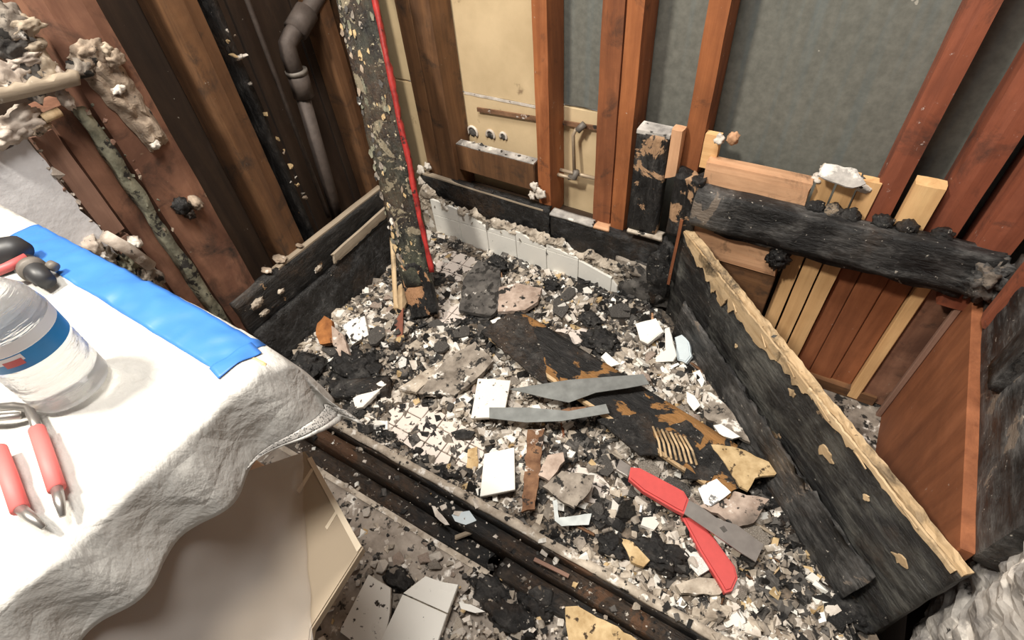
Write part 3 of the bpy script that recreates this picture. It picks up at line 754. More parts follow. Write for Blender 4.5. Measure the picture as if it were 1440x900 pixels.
# ------------------------------------------------------------------ charred hanging post with red edge
ptop = at(497, 0, 'y', -.14); pbot = at(597, 448, 'z', .055)
po = thing('charred_post', 'tall charred post with peeling flakes and a red painted right edge', 'post', pbot)
dz = (ptop - pbot); Lp = dz.length * 1.5; ez_ = dz.normalized()
side = Vector((.83, .56, 0)); side = (side - ez_ * side.dot(ez_)).normalized()
Wp = .088; Tp = .045
O = pbot - side * Wp / 2
beam('post_core', M_POST, po, O + ez_ * .10, ez_, side, Lp, Wp, Tp, rough=.004, seg=.014, freq=26, seed=51)
beam('burnt_end', M_POSTEND, po, O + side * .004, ez_, side, .17, Wp - .006, Tp, rough=.0045, seg=.010, freq=26, rag0=.018, seed=52)
nrm_p = ez_.cross(side)
fr = -1 if nrm_p.y > 0 else 1
beam('red_edge', M_REDEDGE, po, O + ez_ * .135 + side * (Wp - .004), ez_, side, Lp - .03, .016, Tp * .5, rough=.0022, seg=.010, freq=30, seed=53, ragW=.006)
cam_n = (CAM - pbot); cam_n = (cam_n - ez_ * cam_n.dot(ez_) - side * cam_n.dot(side)).normalized()
base = O + (nrm_p * Tp if cam_n.dot(nrm_p) > 0 else Vector((0, 0, 0)))
for k in range(130):
    t = rnd.uniform(.17, .95); u_ = rnd.choice((rnd.uniform(.02, .28), rnd.uniform(.02, .9)))
    s = rnd.uniform(.0025, .007)
    pc_ = base + ez_ * t + side * Wp * u_ + cam_n * .0022
    pts = [pc_ + side * math.cos(a_) * s * rnd.uniform(.5, 1.1) + ez_ * math.sin(a_) * s * rnd.uniform(.8, 2.4) for a_ in (0, 1.05, 2.1, 3.14, 4.2, 5.2)]
    slab('peeling_flake', pts, cam_n + side * rnd.uniform(-.4, .4), .002, rnd.choice((M_TANPLASTER, M_YELLOW, M_MORTAR, M_PAPER_G, M_PAPER_G, M_MORTARDARK)), po)
o = beam('reddish_splinter', M_SPLINT, po, at(548, 330, 'y', -.28), at(556, 470, 'z', .05) - at(548, 330, 'y', -.28), side, .22, .014, .006, rough=.002, seg=.01, rag0=.03, ragL=.03)

# ------------------------------------------------------------------ curb
cu = thing('shower_curb', 'sooty dark wooden curb with pale worn top edge along the shower front', 'curb', (.6, -.80, -.02))
wbox('inner_board', M_CURB, cu, -.10, 1.36, -.786, -.768, -.03, .072, 'x', rough=.0022, seg=.014, seed=61)
wbox('worn_top_edge', M_MORTARPALE, cu, .02, 1.20, -.784, -.766, .070, .082, 'x', rough=.0035, seg=.010, freq=40, seed=62)
wbox('outer_board', M_CURB, cu, -.10, 1.36, -.822, -.788, -.03, .048, 'x', rough=.0025, seg=.014, seed=63)
wbox('sill', M_CURB, cu, .66, 1.36, -.868, -.824, -.03, .022, 'x', rough=.003, seg=.014, rag0=.03, seed=64)
wbox('sill_left', M_CURB, cu, -.10, .655, -.862, -.824, -.03, .004, 'x', rough=.002, seg=.016, ragL=.03, seed=65)

# ------------------------------------------------------------------ rubble in the shower
def board_dist(x, y): return (Vector((x, y, 0)) - A).dot(nrm)
def inside(x, y, m=.02): return -.145 + m < x and -.762 + m * .6 < y < -.004 - m * .5 and board_dist(x, y) > .03 + m
def bare(x, y):
    b = 0.0
    for cx, cy, rx, ry in ((.37, -.66, .17, .07), (.06, -.10, .11, .08), (.55, -.22, .09, .06), (.75, -.60, .07, .045), (.15, -.30, .07, .07)):
        d = ((x - cx) / rx) ** 2 + ((y - cy) / ry) ** 2
        b = max(b, 1 - d)
    return b
def pile(x, y):
    h = .006 + .016 * (noise.fractal(Vector((x * 9, y * 9, 1)), 1, 2, 4) + .35)
    for cx, cy, rx, ry, hh in ((.93, -.22, .20, .15, .035), (.02, -.45, .16, .14, .030), (.42, -.09, .30, .07, .022), (1.08, -.62, .2, .12, .022), (.65, -.62, .18, .08, .018), (.62, -.35, .35, .16, .020), (.25, -.45, .16, .1, .018)):
        d = ((x - cx) / rx) ** 2 + ((y - cy) / ry) ** 2
        h += hh * math.exp(-d * 1.3)
    b = bare(x, y)
    if b > 0: h = h * (1 - min(1, b * 1.6)) - .012 * min(1, b * 1.6)
    return FZ + h
def bedfn(u, v):
    y = -.764 + v * .762; xr = .75 + (-y) * .99 - .02
    x = -.16 + u * (xr + .16)
    return (x, y, pile(x, y) + .004 * nz(x * 60, y * 60, 5))
bed = sheet('rubble_bed', bedfn, 190, 100, M_BED, None, smooth=False)
tag(bed, 'sooty bed of fine rubble spread over the shower floor', 'rubble', kind='stuff')

def bits(name, n, place, mats, weights, smin, smax, label, seed=3, flat=.55):
    r = random.Random(seed); V = []; Fc = []; mi = []
    for _ in range(n):
        p = place(r)
        if p is None: continue
        s = smin + (smax - smin) * r.random() ** 3.4
        R = Matrix.Rotation(r.uniform(0, 6.28), 3, 'Z') @ Matrix.Rotation(r.gauss(0, .45), 3, 'X') @ Matrix.Rotation(r.gauss(0, .45), 3, 'Y')
        sx, sy, sz = s * r.uniform(.7, 1.5), s * r.uniform(.6, 1.1), s * flat * r.uniform(.4, 1.1)
        b = len(V)
        for q in ((-1, -1, -1), (1, -1, -1), (1, 1, -1), (-1, 1, -1), (-1, -1, 1), (1, -1, 1), (1, 1, 1), (-1, 1, 1)):
            V.append(p + R @ Vector((q[0] * sx * r.uniform(.45, 1.1), q[1] * sy * r.uniform(.45, 1.1), q[2] * sz * r.uniform(.6, 1.1))))
        Fc += [(b, b + 3, b + 2, b + 1), (b + 4, b + 5, b + 6, b + 7), (b, b + 1, b + 5, b + 4), (b + 1, b + 2, b + 6, b + 5), (b + 2, b + 3, b + 7, b + 6), (b + 3, b, b + 4, b + 7)]
        zq = noise.noise(Vector((p.x * 7 + seed, p.y * 7, .5))) + .35 * noise.noise(Vector((p.x * 21, p.y * 21, 3.5)))
        wq = [a_ * b_ for a_, b_ in zip(weights, (2.6, 1.7, .8, .35, 2.2, 1, .4) if zq > .12 else ((.35, .6, 1.0, 2.8, .5, .6, 2.8) if zq < -.14 else (.8, 1.3, 2.0, .7, .6, 1.3, 1.0)))]
        mi += [r.choices(range(len(mats)), wq)[0]] * 6
    me = mesh_from(V, Fc, False, mi)
    for m in mats: me.materials.append(m)
    o = link(name, me, mats)
    return tag(o, label, 'rubble', kind='stuff')
def place_in(r):
    for _ in range(30):
        x, y = r.uniform(-.14, 1.34), r.uniform(-.76, -.005)
        if inside(x, y, .0):
            if bare(x, y) > .1 and r.random() < .80: continue
            if noise.noise(Vector((x * 8, y * 8, 9))) < -.2 and r.random() < .55: continue
            return Vector((x, y, max(FZ, pile(x, y)) + .002))
FM = [M_BEDWHITE, M_MORTARPALE, M_MORTAR, M_COAL, M_TILE, M_YELLOW, M_MORTARDARK]
bits('fine_rubble', 19000, place_in, FM, [19, 24, 26, 24, 8, 3, 18], .0015, .0150, 'fine crumbs of tile, mortar and charcoal covering the shower floor')
def place_curb(r):
    y = r.uniform(-.862, -.765); x = r.uniform(.0, 1.3)
    z = .082 if y > -.784 else (.050 if y > -.823 else (.024 if x > .66 else .006))
    if r.random() < .35: return Vector((x, y, z))
bits('curb_crumbs', 900, place_curb, FM, [25, 25, 10, 20, 5, 3, 10], .0012, .009, 'small pale crumbs scattered along the dark shower curb', 5)
def place_out(r):
    x, y = r.uniform(.15, 1.1), r.uniform(-1.2, -.865)
    if x < .62 and r.random() < .55: return None
    return Vector((x, y, .001 + (.012 * max(0, nz(x * 12, y * 12)) + (.012 if x > .64 else 0))))
bits('outer_rubble', 2600, place_out, FM, [30, 25, 15, 22, 4, 2, 12], .002, .010, 'loose crumbs on the grey floor in front of the curb', 6)

# countable pieces: each its own object
tile_me = []
for k in range(9):
    r = random.Random(100 + k); n = r.choice((4, 4, 5, 5, 3))
    pts = [(math.cos(a) * r.uniform(.7, 1.1), math.sin(a) * r.uniform(.7, 1.1)) for a in [(i + r.uniform(-.2, .2)) * 6.283 / n for i in range(n)]]
    bm = bmesh.new(); f = bm.faces.new([bm.verts.new((x, y, .18)) for x, y in pts])
    g_ = bmesh.ops.extrude_face_region(bm, geom=[f])
    for v in [q for q in g_['geom'] if isinstance(q, bmesh.types.BMVert)]: v.co.z = -.18
    bmesh.ops.recalc_face_normals(bm, faces=bm.faces[:]); me = bpy.data.meshes.new('m'); bm.to_mesh(me); bm.free()
    me.materials.append((M_TILE, M_TILE2, M_TILE, M_TILE3, M_TILE2)[k % 5]); tile_me.append(me)
mort_me = []
for k in range(9):
    me = chunk_mesh(200 + k, .6, 12); me.materials.append((M_MORTARPALE, M_MORTAR, M_MORTARPINK, M_BEDWHITE)[k % 4]); mort_me.append(me)
coal_me = []
for k in range(6):
    me = chunk_mesh(300 + k, .7, 14); me.materials.append(M_COAL if k % 3 else M_MORTARDARK); coal_me.append(me)
spl_me = []
for k in range(5):
    me = beam_mesh(1.0, .10, .06, rough=.02, seg=.08, rag0=.2, ragL=.2, seed=k, freq=5); me.materials.append((M_SPLINT, M_GREYWOOD, M_STUD, M_BROWN, M_PINKW)[k]); spl_me.append(me)
ZONES = ((.93, -.20, .16, .11, 3.2), (.02, -.42, .12, .14, 2.4), (.45, -.10, .30, .06, 2), (1.06, -.60, .16, .10, 2.6), (.62, -.62, .22, .09, 1.6), (.60, -.30, .45, .22, 2.2), (.25, -.45, .18, .12, 1.6))
def zone_point(r, wz=None):
    for _ in range(80):
        cx, cy, rx, ry, _w = r.choices(ZONES, [z[4] for z in ZONES])[0]
        x, y = r.gauss(cx, rx * .75), r.gauss(cy, ry * .75)
        if inside(x, y, .012) and not (bare(x, y) > .3 and r.random() < .85): return x, y
def where(x, y):
    if board_dist(x, y) < .20: return 'along the seat board foot'
    if x < .16: return 'below the charred left wall liner'
    if y > -.20: return 'below the white tile row'
    if y < -.56: return 'beside the inner curb edge'
    return 'in the middle of the shower floor'
def scatter(name, mes, n, s0, s1, looks, kind_, cat, seed, lift=.4, tilt=.35, long=False):
    r = random.Random(seed)
    for k in range(n):
        x, y = zone_point(r); s = s0 + (s1 - s0) * r.random() ** 1.6
        R = Matrix.Rotation(r.uniform(0, 6.28), 4, 'Z') @ Matrix.Rotation(r.gauss(0, tilt), 4, 'X') @ Matrix.Rotation(r.gauss(0, tilt), 4, 'Y')
        S = Matrix.Diagonal((s, s * (1 if long else r.uniform(.7, 1.1)), s * (1 if long else r.uniform(.8, 1.15)), 1))
        o = link(name, mes[k % len(mes)], [], None, Matrix.Translation((x, y, max(FZ, pile(x, y)) + s * lift * (.2 if long else 1))) @ R @ S)
        w_ = looks[(k % len(mes)) % len(looks)] + ' ' + kind_ + ' in the rubble ' + where(x, y)
        tag(o, w_, cat, looks[(k % len(mes)) % len(looks)] + ' ' + kind_ + 's ' + where(x, y))
scatter('tile_shard', tile_me, 120, .008, .022, ('clean white', 'soot-flecked white', 'clean white', 'black-speckled white', 'soot-flecked white'), 'tile shard', 'tile shard', 11, .35, .4)
scatter('mortar_chunk', mort_me, 110, .007, .022, ('small pale', 'small grey', 'small pinkish', 'small whitish'), 'mortar chunk', 'mortar chunk', 12)
scatter('charcoal_lump', coal_me, 70, .008, .022, ('dusty dark grey', 'glossy black', 'glossy black'), 'charcoal lump', 'charcoal', 13)
flk_me = []
for k in range(8):
    r = random.Random(700 + k); n = r.choice((5, 6, 7))
    pts = [(math.cos(a) * r.uniform(.6, 1.15), math.sin(a) * r.uniform(.5, .9)) for a in [(i + r.uniform(-.25, .25)) * 6.283 / n for i in range(n)]]
    bm = bmesh.new(); f = bm.faces.new([bm.verts.new((x, y, .13)) for x, y in pts])
    g_ = bmesh.ops.extrude_face_region(bm, geom=[f])
    for v in [q for q in g_['geom'] if isinstance(q, bmesh.types.BMVert)]: v.co.z = -.13; v.co.x *= .94; v.co.y *= .94
    bmesh.ops.recalc_face_normals(bm, faces=bm.faces[:]); me = bpy.data.meshes.new('m'); bm.to_mesh(me); bm.free()
    me.materials.append((M_MORTAR, M_MORTARDARK, M_MORTARPINK, M_MORTAR, M_CHARBOARD, M_MORTARPALE, M_MORTARDARK, M_LINER)[k]); flk_me.append(me)
scatter('mortar_flake', flk_me, 64, .016, .042, ('flat grey mortar', 'flat dark sooty', 'flat pinkish mortar', 'flat grey mortar', 'flat charred black', 'flat pale mortar', 'flat dark sooty', 'flat charred black'), 'flake', 'flake', 15, .28, .22)
scatter('wood_splinter', spl_me, 34, .03, .08, ('thin pale', 'thin grey', 'thin reddish', 'thin brown', 'thin pinkish'), 'wood splinter', 'splinter', 14, .4, .12, True)

# ---- named pieces lying on the rubble
def piece(name, px, z, th, m, label, cat, tilt=(0, 0, 1), jag=.0015, bev=0.0, back=None):
    if back is None: return tag(slab_px(name, px, z, th, m, None, tilt, jag=jag, bev=bev), label, cat)
    c = at(sum(p[0] for p in px) / len(px), sum(p[1] for p in px) / len(px), 'z', z)
    t = thing(name, label, cat, c)
    slab_px('glazed_face', px, z, .006, m, t, tilt, jag=jag, bev=bev)
    n = Vector(tilt).normalized(); pp = [atp(x, y, c, tilt) for x, y in px]
    slab('mortar_backing', [c - n * .0065 + (p - c) * .97 for p in pp], tilt, th, back, t, jag=jag)
    return t
piece('white_tile', [(672, 532), (718, 535), (708, 586), (662, 588)], .078, .006, M_TILE2, 'soot-specked white tile partly under the lower grey metal strip', 'tile', (-.05, -.12, 1), 0, .0006, M_MORTARPALE)
piece('white_tile', [(681, 638), (723, 629), (724, 688), (675, 698)], .072, .007, M_TILE, 'clean cream white square tile lying next to the curb', 'tile', (-.1, -.1, 1), 0, .0008, M_MORTARPALE)
piece('white_tile', [(480, 457), (512, 441), (518, 471), (496, 484)], .085, .010, M_TILE3, 'cracked black-specked white tile left of the post end', 'tile', (.1, -.45, 1), 0, .0006, M_BEDWHITE)
piece('white_tile', [(893, 455), (922, 447), (933, 466), (911, 483), (900, 478)], .095, .012, M_TILE, 'thick white tile piece in the pile at the seat board foot', 'tile', (-.1, -.35, 1), .001, .002, M_PLASTER)
piece('white_tile', [(935, 462), (941, 460), (951, 500), (946, 508), (912, 510), (936, 492)], .085, .004, M_TILE, 'curled white tile flange standing in the pile by the seat board', 'tile', (-.5, -.5, .8), .001)
piece('clear_cup', [(948, 474), (958, 470), (968, 480), (972, 500), (964, 510), (952, 506)], .085, .012, M_FOAM, 'glassy grey shard beside the curled white tile flange', 'glass shard', (-.4, -.4, .8), .0015, .003)
piece('white_tile', [(1003, 598), (1014, 596), (1041, 614), (1030, 617), (1013, 612)], .080, .008, M_TILE, 'small bright white tile sliver on the rubble beside the plank', 'tile', (-.1, -.2, 1), .0005)
piece('white_tile', [(981, 686), (1008, 673), (1028, 692), (1000, 712), (990, 708)], .085, .007, M_TILE3, 'black-smeared white tile piece right of the red scraper', 'tile', (-.15, -.25, 1), .0008, .0006, M_MORTARDARK)
piece('white_tile', [(845, 502), (852, 495), (872, 512), (858, 516)], .08, .006, M_TILE, 'small white tile wedge behind the upper metal strip', 'tile', (.1, -.2, 1), .0006)
piece('white_tile', [(974, 524), (984, 520), (991, 535), (987, 545)], .085, .006, M_TILE, 'narrow white tile shard near the seat board middle', 'tile', (-.3, -.3, 1), .0006)
piece('white_tile', [(965, 550), (976, 556), (985, 570), (976, 578), (966, 565)], .085, .005, M_TILE2, 'sooty white tile sliver between plank and seat board', 'tile', (-.1, -.3, 1), .0008)
piece('white_tile', [(1072, 780), (1088, 770), (1118, 792), (1112, 828), (1090, 812)], .040, .005, M_TILE3, 'black-blotched white tile flake at the scraper blade tip', 'tile', (0, 0, 1), .002)
piece('glazed_sill', [(496, 560), (536, 535), (543, 540), (510, 572), (500, 574)], .065, .012, M_TILE2, 'long white tile trim strip in the left rubble', 'tile', (0, -.2, 1), .001, .001)
piece('mortar_slab', [(625, 507), (668, 480), (694, 507), (672, 530), (640, 556), (588, 553)], .070, .014, M_MORTAR, 'flat grey mortar slab with yellowish wear left of the charred plank', 'mortar slab', (0, -.1, 1), .002)
piece('mortar_slab', [(560, 545), (620, 508), (632, 512), (585, 552)], .060, .010, M_MORTARPALE, 'narrow pale mortar slab edge beside the flat grey slab', 'mortar slab', (0, -.05, 1), .002)
piece('mortar_slab', [(763, 684), (790, 662), (836, 668), (830, 690), (808, 714), (786, 702)], .078, .012, M_MORTAR, 'broken brownish grey mortar slab between the white tile and the scraper', 'mortar slab', (.05, -.1, 1), .002)
piece('mortar_slab', [(757, 668), (770, 640), (792, 636), (794, 648), (772, 676)], .082, .014, M_MORTARPINK, 'pinkish mortar lump beside the brown wood strip', 'mortar slab', (0, -.1, 1), .002)
piece('dark_slab', [(652, 392), (672, 366), (703, 378), (705, 430), (690, 444), (645, 436)], .062, .014, M_MORTARDARK, 'dark soot-covered mortar slab right of the post foot', 'mortar slab', (0, -.1, 1), .002)
piece('mortar_slab', [(702, 404), (728, 398), (762, 405), (756, 424), (738, 436), (700, 438)], .066, .014, M_MORTARPINK, 'pinkish beige mortar slab beside the dark slab', 'mortar slab', (0, -.1, 1), .0015)
piece('mortar_slab', [(982, 712), (1030, 690), (1082, 702), (1060, 735), (1035, 742), (1010, 722)], .078, .014, M_MORTARPINK, 'beige mortar slab under the plank end right of the scraper', 'mortar slab', (0, -.1, 1), .002)
piece('mortar_slab', [(950, 822), (985, 812), (1030, 815), (1012, 836), (958, 834)], .060, .012, M_MORTARPALE, 'long pale mortar slab below the lower red handle', 'mortar slab', (0, 0, 1), .002)
piece('mortar_slab', [(1040, 575), (1056, 570), (1076, 615), (1074, 628), (1062, 622), (1048, 600)], .095, .012, M_YELLOW, 'yellowish mortar edge leaning against the seat board foot', 'mortar slab', (-.5, -.4, .8), .002)
piece('mortar_slab', [(985, 545), (1000, 552), (1030, 580), (1055, 622), (1030, 610), (990, 585)], .080, .012, M_MORTAR, 'brown grey mortar flake between plank and seat board', 'mortar slab', (-.2, -.2, 1), .003)
piece('yellow_chip', [(658, 632), (671, 628), (673, 650), (667, 664), (655, 658)], .034, .006, M_YELLOW, 'flat yellow mortar chip left of the clean square tile', 'mortar chip', (0, 0, 1), .0015)
piece('fibre_chunk', [(872, 757), (890, 762), (914, 788), (905, 797), (888, 790)], .060, .014, M_YELLOW, 'tan fibrous chunk in front of the charcoal near the curb', 'mortar chip', (0, -.1, 1), .0015)
piece('orange_chunk', [(446, 455), (456, 444), (466, 450), (468, 482), (450, 484), (444, 470)], .085, .016, M_ORANGE, 'rusty orange fibrous chunk at the left rubble edge', 'rust chunk', (.1, -.4, 1), .0015)
piece('pink_slab', [(466, 458), (482, 470), (492, 500), (480, 506), (468, 484)], .080, .014, M_MORTARPINK, 'pinkish mortar wedge beside the orange chunk', 'mortar slab', (.1, -.4, 1), .0015)
piece('brown_strip', [(742, 604), (766, 602), (760, 650), (752, 716), (733, 720), (738, 660)], .072, .008, M_RUST, 'crusty rust-brown strip right of the clean square tile', 'strip', (0, -.05, 1), .003)
piece('wood_wedge', [(560, 402), (568, 396), (572, 425), (560, 455), (548, 455)], .075, .010, M_SPLINT, 'pale splintered wood wedge leaning left of the post', 'wood piece', (.2, -.5, .8), .002)
piece('wood_wedge', [(556, 452), (567, 432), (566, 470), (557, 492), (548, 490)], .068, .008, M_STUD_RED, 'reddish wood piece below the pale wedge', 'wood piece', (.2, -.3, .9), .001)
piece('coal_slab', [(745, 475), (770, 462), (800, 470), (815, 500), (790, 506), (755, 500)], .045, .02, M_COAL, 'black charcoal patch between the plank and the tiled upstand', 'charcoal', (0, 0, 1), .003)
piece('coal_slab', [(634, 608), (650, 603), (668, 607), (662, 616), (640, 616)], .034, .006, M_COAL, 'thin black char flake on the bare floor tiles', 'charcoal', (0, 0, 1), .001)
piece('bent_flashing', [(777, 704), (783, 703), (786, 728), (832, 722), (828, 738), (790, 740), (780, 732)], .066, .003, M_GALV, 'bent grey flashing scrap near the broken brownish slab', 'flashing', (0, -.2, 1), .0008)
piece('blue_scrap', [(849, 393), (874, 393), (874, 412), (862, 416), (848, 411)], .030, .008, M_FOAM, 'bluish clear scrap at the end of the tile row', 'scrap', (-.1, -.6, .6), .001, .002)
for k, (px, py, z, s) in enumerate(((700, 372, .06, (.032, .022, .022)), (775, 402, .05, (.024, .018, .018)), (845, 480, .05, (.05, .035, .025)), (500, 520, .045, (.07, .05, .03)), (430, 520, .04, (.05, .05, .03)), (862, 770, .045, (.03, .022, .022)), (930, 780, .04, (.05, .03, .02)), (1170, 850, .03, (.06, .05, .02)), (830, 450, .05, (.03, .02, .018)))):
    o = lump('charcoal_heap', at(px, py, 'z', z), s, M_COAL, k + 70, .5, None, 3, 3.5)
    tag(o, ('rounded black char lump at the foot of the tile row', 'small black char lump right of the pink slab', 'large charcoal heap between plank and seat board', 'big black charcoal heap left of the mortar slab', 'charcoal heap under the left liner', 'black char lump beside the tan fibrous chunk', 'charcoal heap behind the curb near the lower red handle', 'black charcoal heap in the lower right corner of the shower', 'black char lump under the tile row end')[k], 'charcoal')
lg = beam('charred_log', M_COAL, None, at(462, 568, 'z', .035), at(556, 560, 'z', .035) - at(462, 568, 'z', .035), (0, 1, 0), .17, .055, .035, rough=.007, seg=.012, freq=24, rag0=.02, ragL=.02, seed=71)
tag(lg, 'thick black burnt log stub beside the table corner', 'log')

# big burnt plank
q = [at(676, 468, 'z', .085), at(738, 438, 'z', .085), at(1098, 660, 'z', .085), at(1010, 700, 'z', .085)]
pa = (q[0] + q[1]) / 2; pb = (q[2] + at(1005, 690, 'z', .085)) / 2
plk = thing('burnt_plank', 'long burnt plank with orange-brown crust lying diagonally across the rubble', 'plank', pa)
exq = (pb - pa).normalized(); eyq = Vector((0, 0, 1)).cross(exq)
Wq = .125
Oq = pa - eyq * Wq / 2 + Vector((0, 0, -.016))
Lq = (pb - pa).length
beam('plank', M_ORANGECHAR, plk, Oq, exq, eyq, Lq, Wq, .018, rough=.0035, seg=.010, freq=26, rag0=.03, ragL=.05, seed=81)
beam('pale_edge', M_SPLINT, plk, Oq + eyq * -.007 + exq * .01 + Vector((0, 0, .008)), exq, eyq, Lq * .90, .010, .011, rough=.0012, seg=.01, seed=82)
def on_plank(px, py, dz=.004): return at(px, py, 'z', .087 + dz)
for k, pts in enumerate(([(676, 466), (716, 440), (742, 446), (765, 500), (772, 545), (790, 556), (740, 520)], [(840, 590), (915, 580), (925, 640), (900, 640)], [(940, 600), (965, 590), (990, 612), (985, 625)], [(968, 640), (1000, 625), (1022, 645), (1000, 676), (960, 672)])):
    slab_px('char_crust', pts, .0885, .006, M_COAL, plk, jag=.003)
for k in range(8):
    t = k / 7
    p0 = on_plank(918 + 44 * t, 600 + 14 * t); p1 = on_plank(912 + 50 * t + 18, 642 + 12 * t)
    mid = (p0 + p1) / 2 + Vector((.004, 0, .002))
    tube('charred_rib', [p0, mid, p1], .0030, M_SPLINT, plk, 6)
slab_px('orange_flake', [(1000, 625), (1030, 628), (1098, 655), (1090, 668), (1062, 672), (1052, 690), (1040, 684), (1020, 652)], .090, .007, M_YELLOW, plk, jag=.003)

# grey metal strips
ms = piece('metal_strip', [(716, 547), (800, 534), (905, 526), (913, 540), (880, 546), (838, 552), (800, 566), (770, 560)], .112, .002, M_GALV, 'upper grey galvanized metal strip lying across the burnt plank', 'metal strip', (-.02, -.12, 1), 0, 0)
ms2 = piece('metal_strip', [(688, 573), (745, 573), (800, 578), (852, 568), (857, 581), (790, 592), (740, 594), (688, 588)], .100, .002, M_GALV, 'lower grey metal strip with rusty end over the white tile', 'metal strip', (0, -.12, 1), 0, 0)
slab_px('rusty_end', [(775, 581), (800, 573), (850, 570), (852, 574), (800, 584)], .1035, .002, M_RUST, ms2, (0, -.12, 1))

# red handled tools
c0 = at(965, 715, 'z', .088)
s1 = thing('scraper', 'red-handled steel scraper lying on the rubble, blade toward the seat board', 'scraper', c0)
slab_px('handle', [(887, 656), (900, 657), (940, 678), (962, 690), (969, 702), (962, 722), (950, 716), (905, 690), (884, 672)], .095, .016, M_REDPAINT, s1, bev=.004)
slab_px('end_cap', [(872, 645), (887, 655), (883, 670), (866, 660)], .090, .010, M_STEEL, s1, bev=.002)
bld_ = slab_px('blade', [(968, 703), (985, 712), (1010, 730), (1036, 738), (1074, 766), (1063, 790), (1040, 776), (1000, 748), (962, 722)], .091, .003, M_STEEL, s1)
slab_px('blade_slot', [(1012, 742), (1018, 739), (1023, 746), (1018, 749)], .0916, .001, M_MORTARDARK, bld_)
s2 = thing('pry_handle', 'second red tool handle lying under the scraper and pointing to the curb', 'tool', at(1000, 770, 'z', .06))
slab_px('handle', [(958, 724), (975, 727), (1000, 750), (1034, 796), (1038, 812), (1030, 830), (1020, 833), (1014, 822), (985, 775)], .074, .016, M_REDPAINT, s2, bev=.004)
slab_px('shank', [(948, 706), (958, 702), (976, 728), (960, 728)], .070, .008, M_STEEL, s2)

# ------------------------------------------------------------------ in front of the curb
lt1 = piece('white_tile', [(518, 808), (549, 827), (548, 862), (540, 905), (500, 905), (477, 888)], .018, .008, M_TILE2, 'large soot-flecked white tile leaning on the floor left of the grooved tile', 'tile', (.1, -.3, 1), 0, .0008, M_MORTARPALE)
gt = thing('grooved_tile', 'large cream white double tile with a grout groove on the outer floor', 'tile', at(600, 860, 'z', .03))
tl = (-.05, -.25, 1); c1_ = at(605, 860, 'z', .035)
slab('tile_half', [atp(x, y, c1_, tl) for x, y in ((598, 810), (620, 818), (644, 822), (629, 862), (567, 834))], tl, .008, M_TILE, gt, bev=.0008)
slab('tile_half', [atp(x, y, c1_, tl) for x, y in ((566, 836), (628, 864), (612, 912), (530, 912))], tl, .008, M_TILE, gt, bev=.0008)
slab('mortar_backing', [atp(x, y, c1_ - Vector((0, 0, .0085)), tl) for x, y in ((600, 812), (643, 825), (612, 914), (532, 912))], tl, .012, M_MORTARPALE, gt)
piece('tan_plank', [(795, 853), (812, 852), (850, 872), (905, 905), (800, 905), (796, 880)], .03, .014, M_YELLOW, 'tan fibrous plank scrap at the bottom edge in front of the curb', 'plank', (0, -.1, 1), .002)
sk = beam('wood_stick', M_PINK, None, at(750, 790, 'z', .055), at(796, 813, 'z', .055) - at(750, 790, 'z', .055), (0, 1, 0), .075, .008, .006, rough=.0008, seg=.01); tag(sk, 'small pinkish wood stick lying on the dark curb', 'stick')
sk = beam('wood_stick', M_GREYWOOD, None, at(641, 760, 'z', .01), at(673, 748, 'z', .03) - at(641, 760, 'z', .01), (0, 1, 0), .05, .010, .005, rough=.0008, seg=.01); tag(sk, 'short pale stick on the curb face left of the pinkish one', 'stick')
piece('plaster_flake', [(607, 711), (612, 712), (632, 738), (626, 738), (612, 726)], .05, .003, M_BEDWHITE, 'thin white plaster flake on the brown curb face', 'plaster', (0, -.2, 1), .001)
piece('plaster_flake', [(635, 724), (660, 718), (670, 732), (655, 738), (640, 733)], .05, .003, M_FOAM, 'greyish film flake beside the thin plaster flake on the curb', 'plaster', (0, -.2, 1), .001)
piece('white_sliver', [(645, 846), (662, 850), (682, 860), (668, 862), (648, 856)], .02, .006, M_TILE, 'white tile sliver right of the grooved tile', 'tile', (0, -.2, 1), .0008)
r = random.Random(33)
for k in range(46):
    x, y = r.choice(((r.uniform(.66, .95), r.uniform(-1.0, -.875)), (r.uniform(.25, .62), r.uniform(-1.02, -.89)), (r.uniform(.42, .66), r.uniform(-.98, -.88))))
    s = r.uniform(.007, .020)
    o = link('mortar_chunk', mort_me[k % 9], [], None, Matrix.Translation((x, y, .004 + s * .35)) @ Matrix.Rotation(r.uniform(0, 6), 4, 'Z') @ Matrix.Diagonal((s, s * .8, s, 1)))
    w_ = ('small pale', 'small grey', 'small pinkish', 'small whitish')[(k % 9) % 4] + ' mortar chunk on the outer floor ' + ('right of the grooved tile' if x > .64 else 'between the curb and the grooved tile' if x > .42 else 'between the curb and the carton')
    tag(o, w_, 'mortar chunk', w_.replace('chunk', 'chunks'))
for k, (px, py, s) in enumerate(((560, 815, .03), (690, 835, .04), (720, 870, .045), (760, 845, .04))):
    o = lump('charcoal_heap', at(px, py, 'z', .005), (s, s * .7, s * .5), M_COAL, k + 90, .5, None, 3)
    tag(o, ('small char lump behind the large flecked tile', 'char heap right of the grooved tile', 'char heap below the curb at the bottom edge', 'char heap against the curb outer face')[k], 'charcoal')

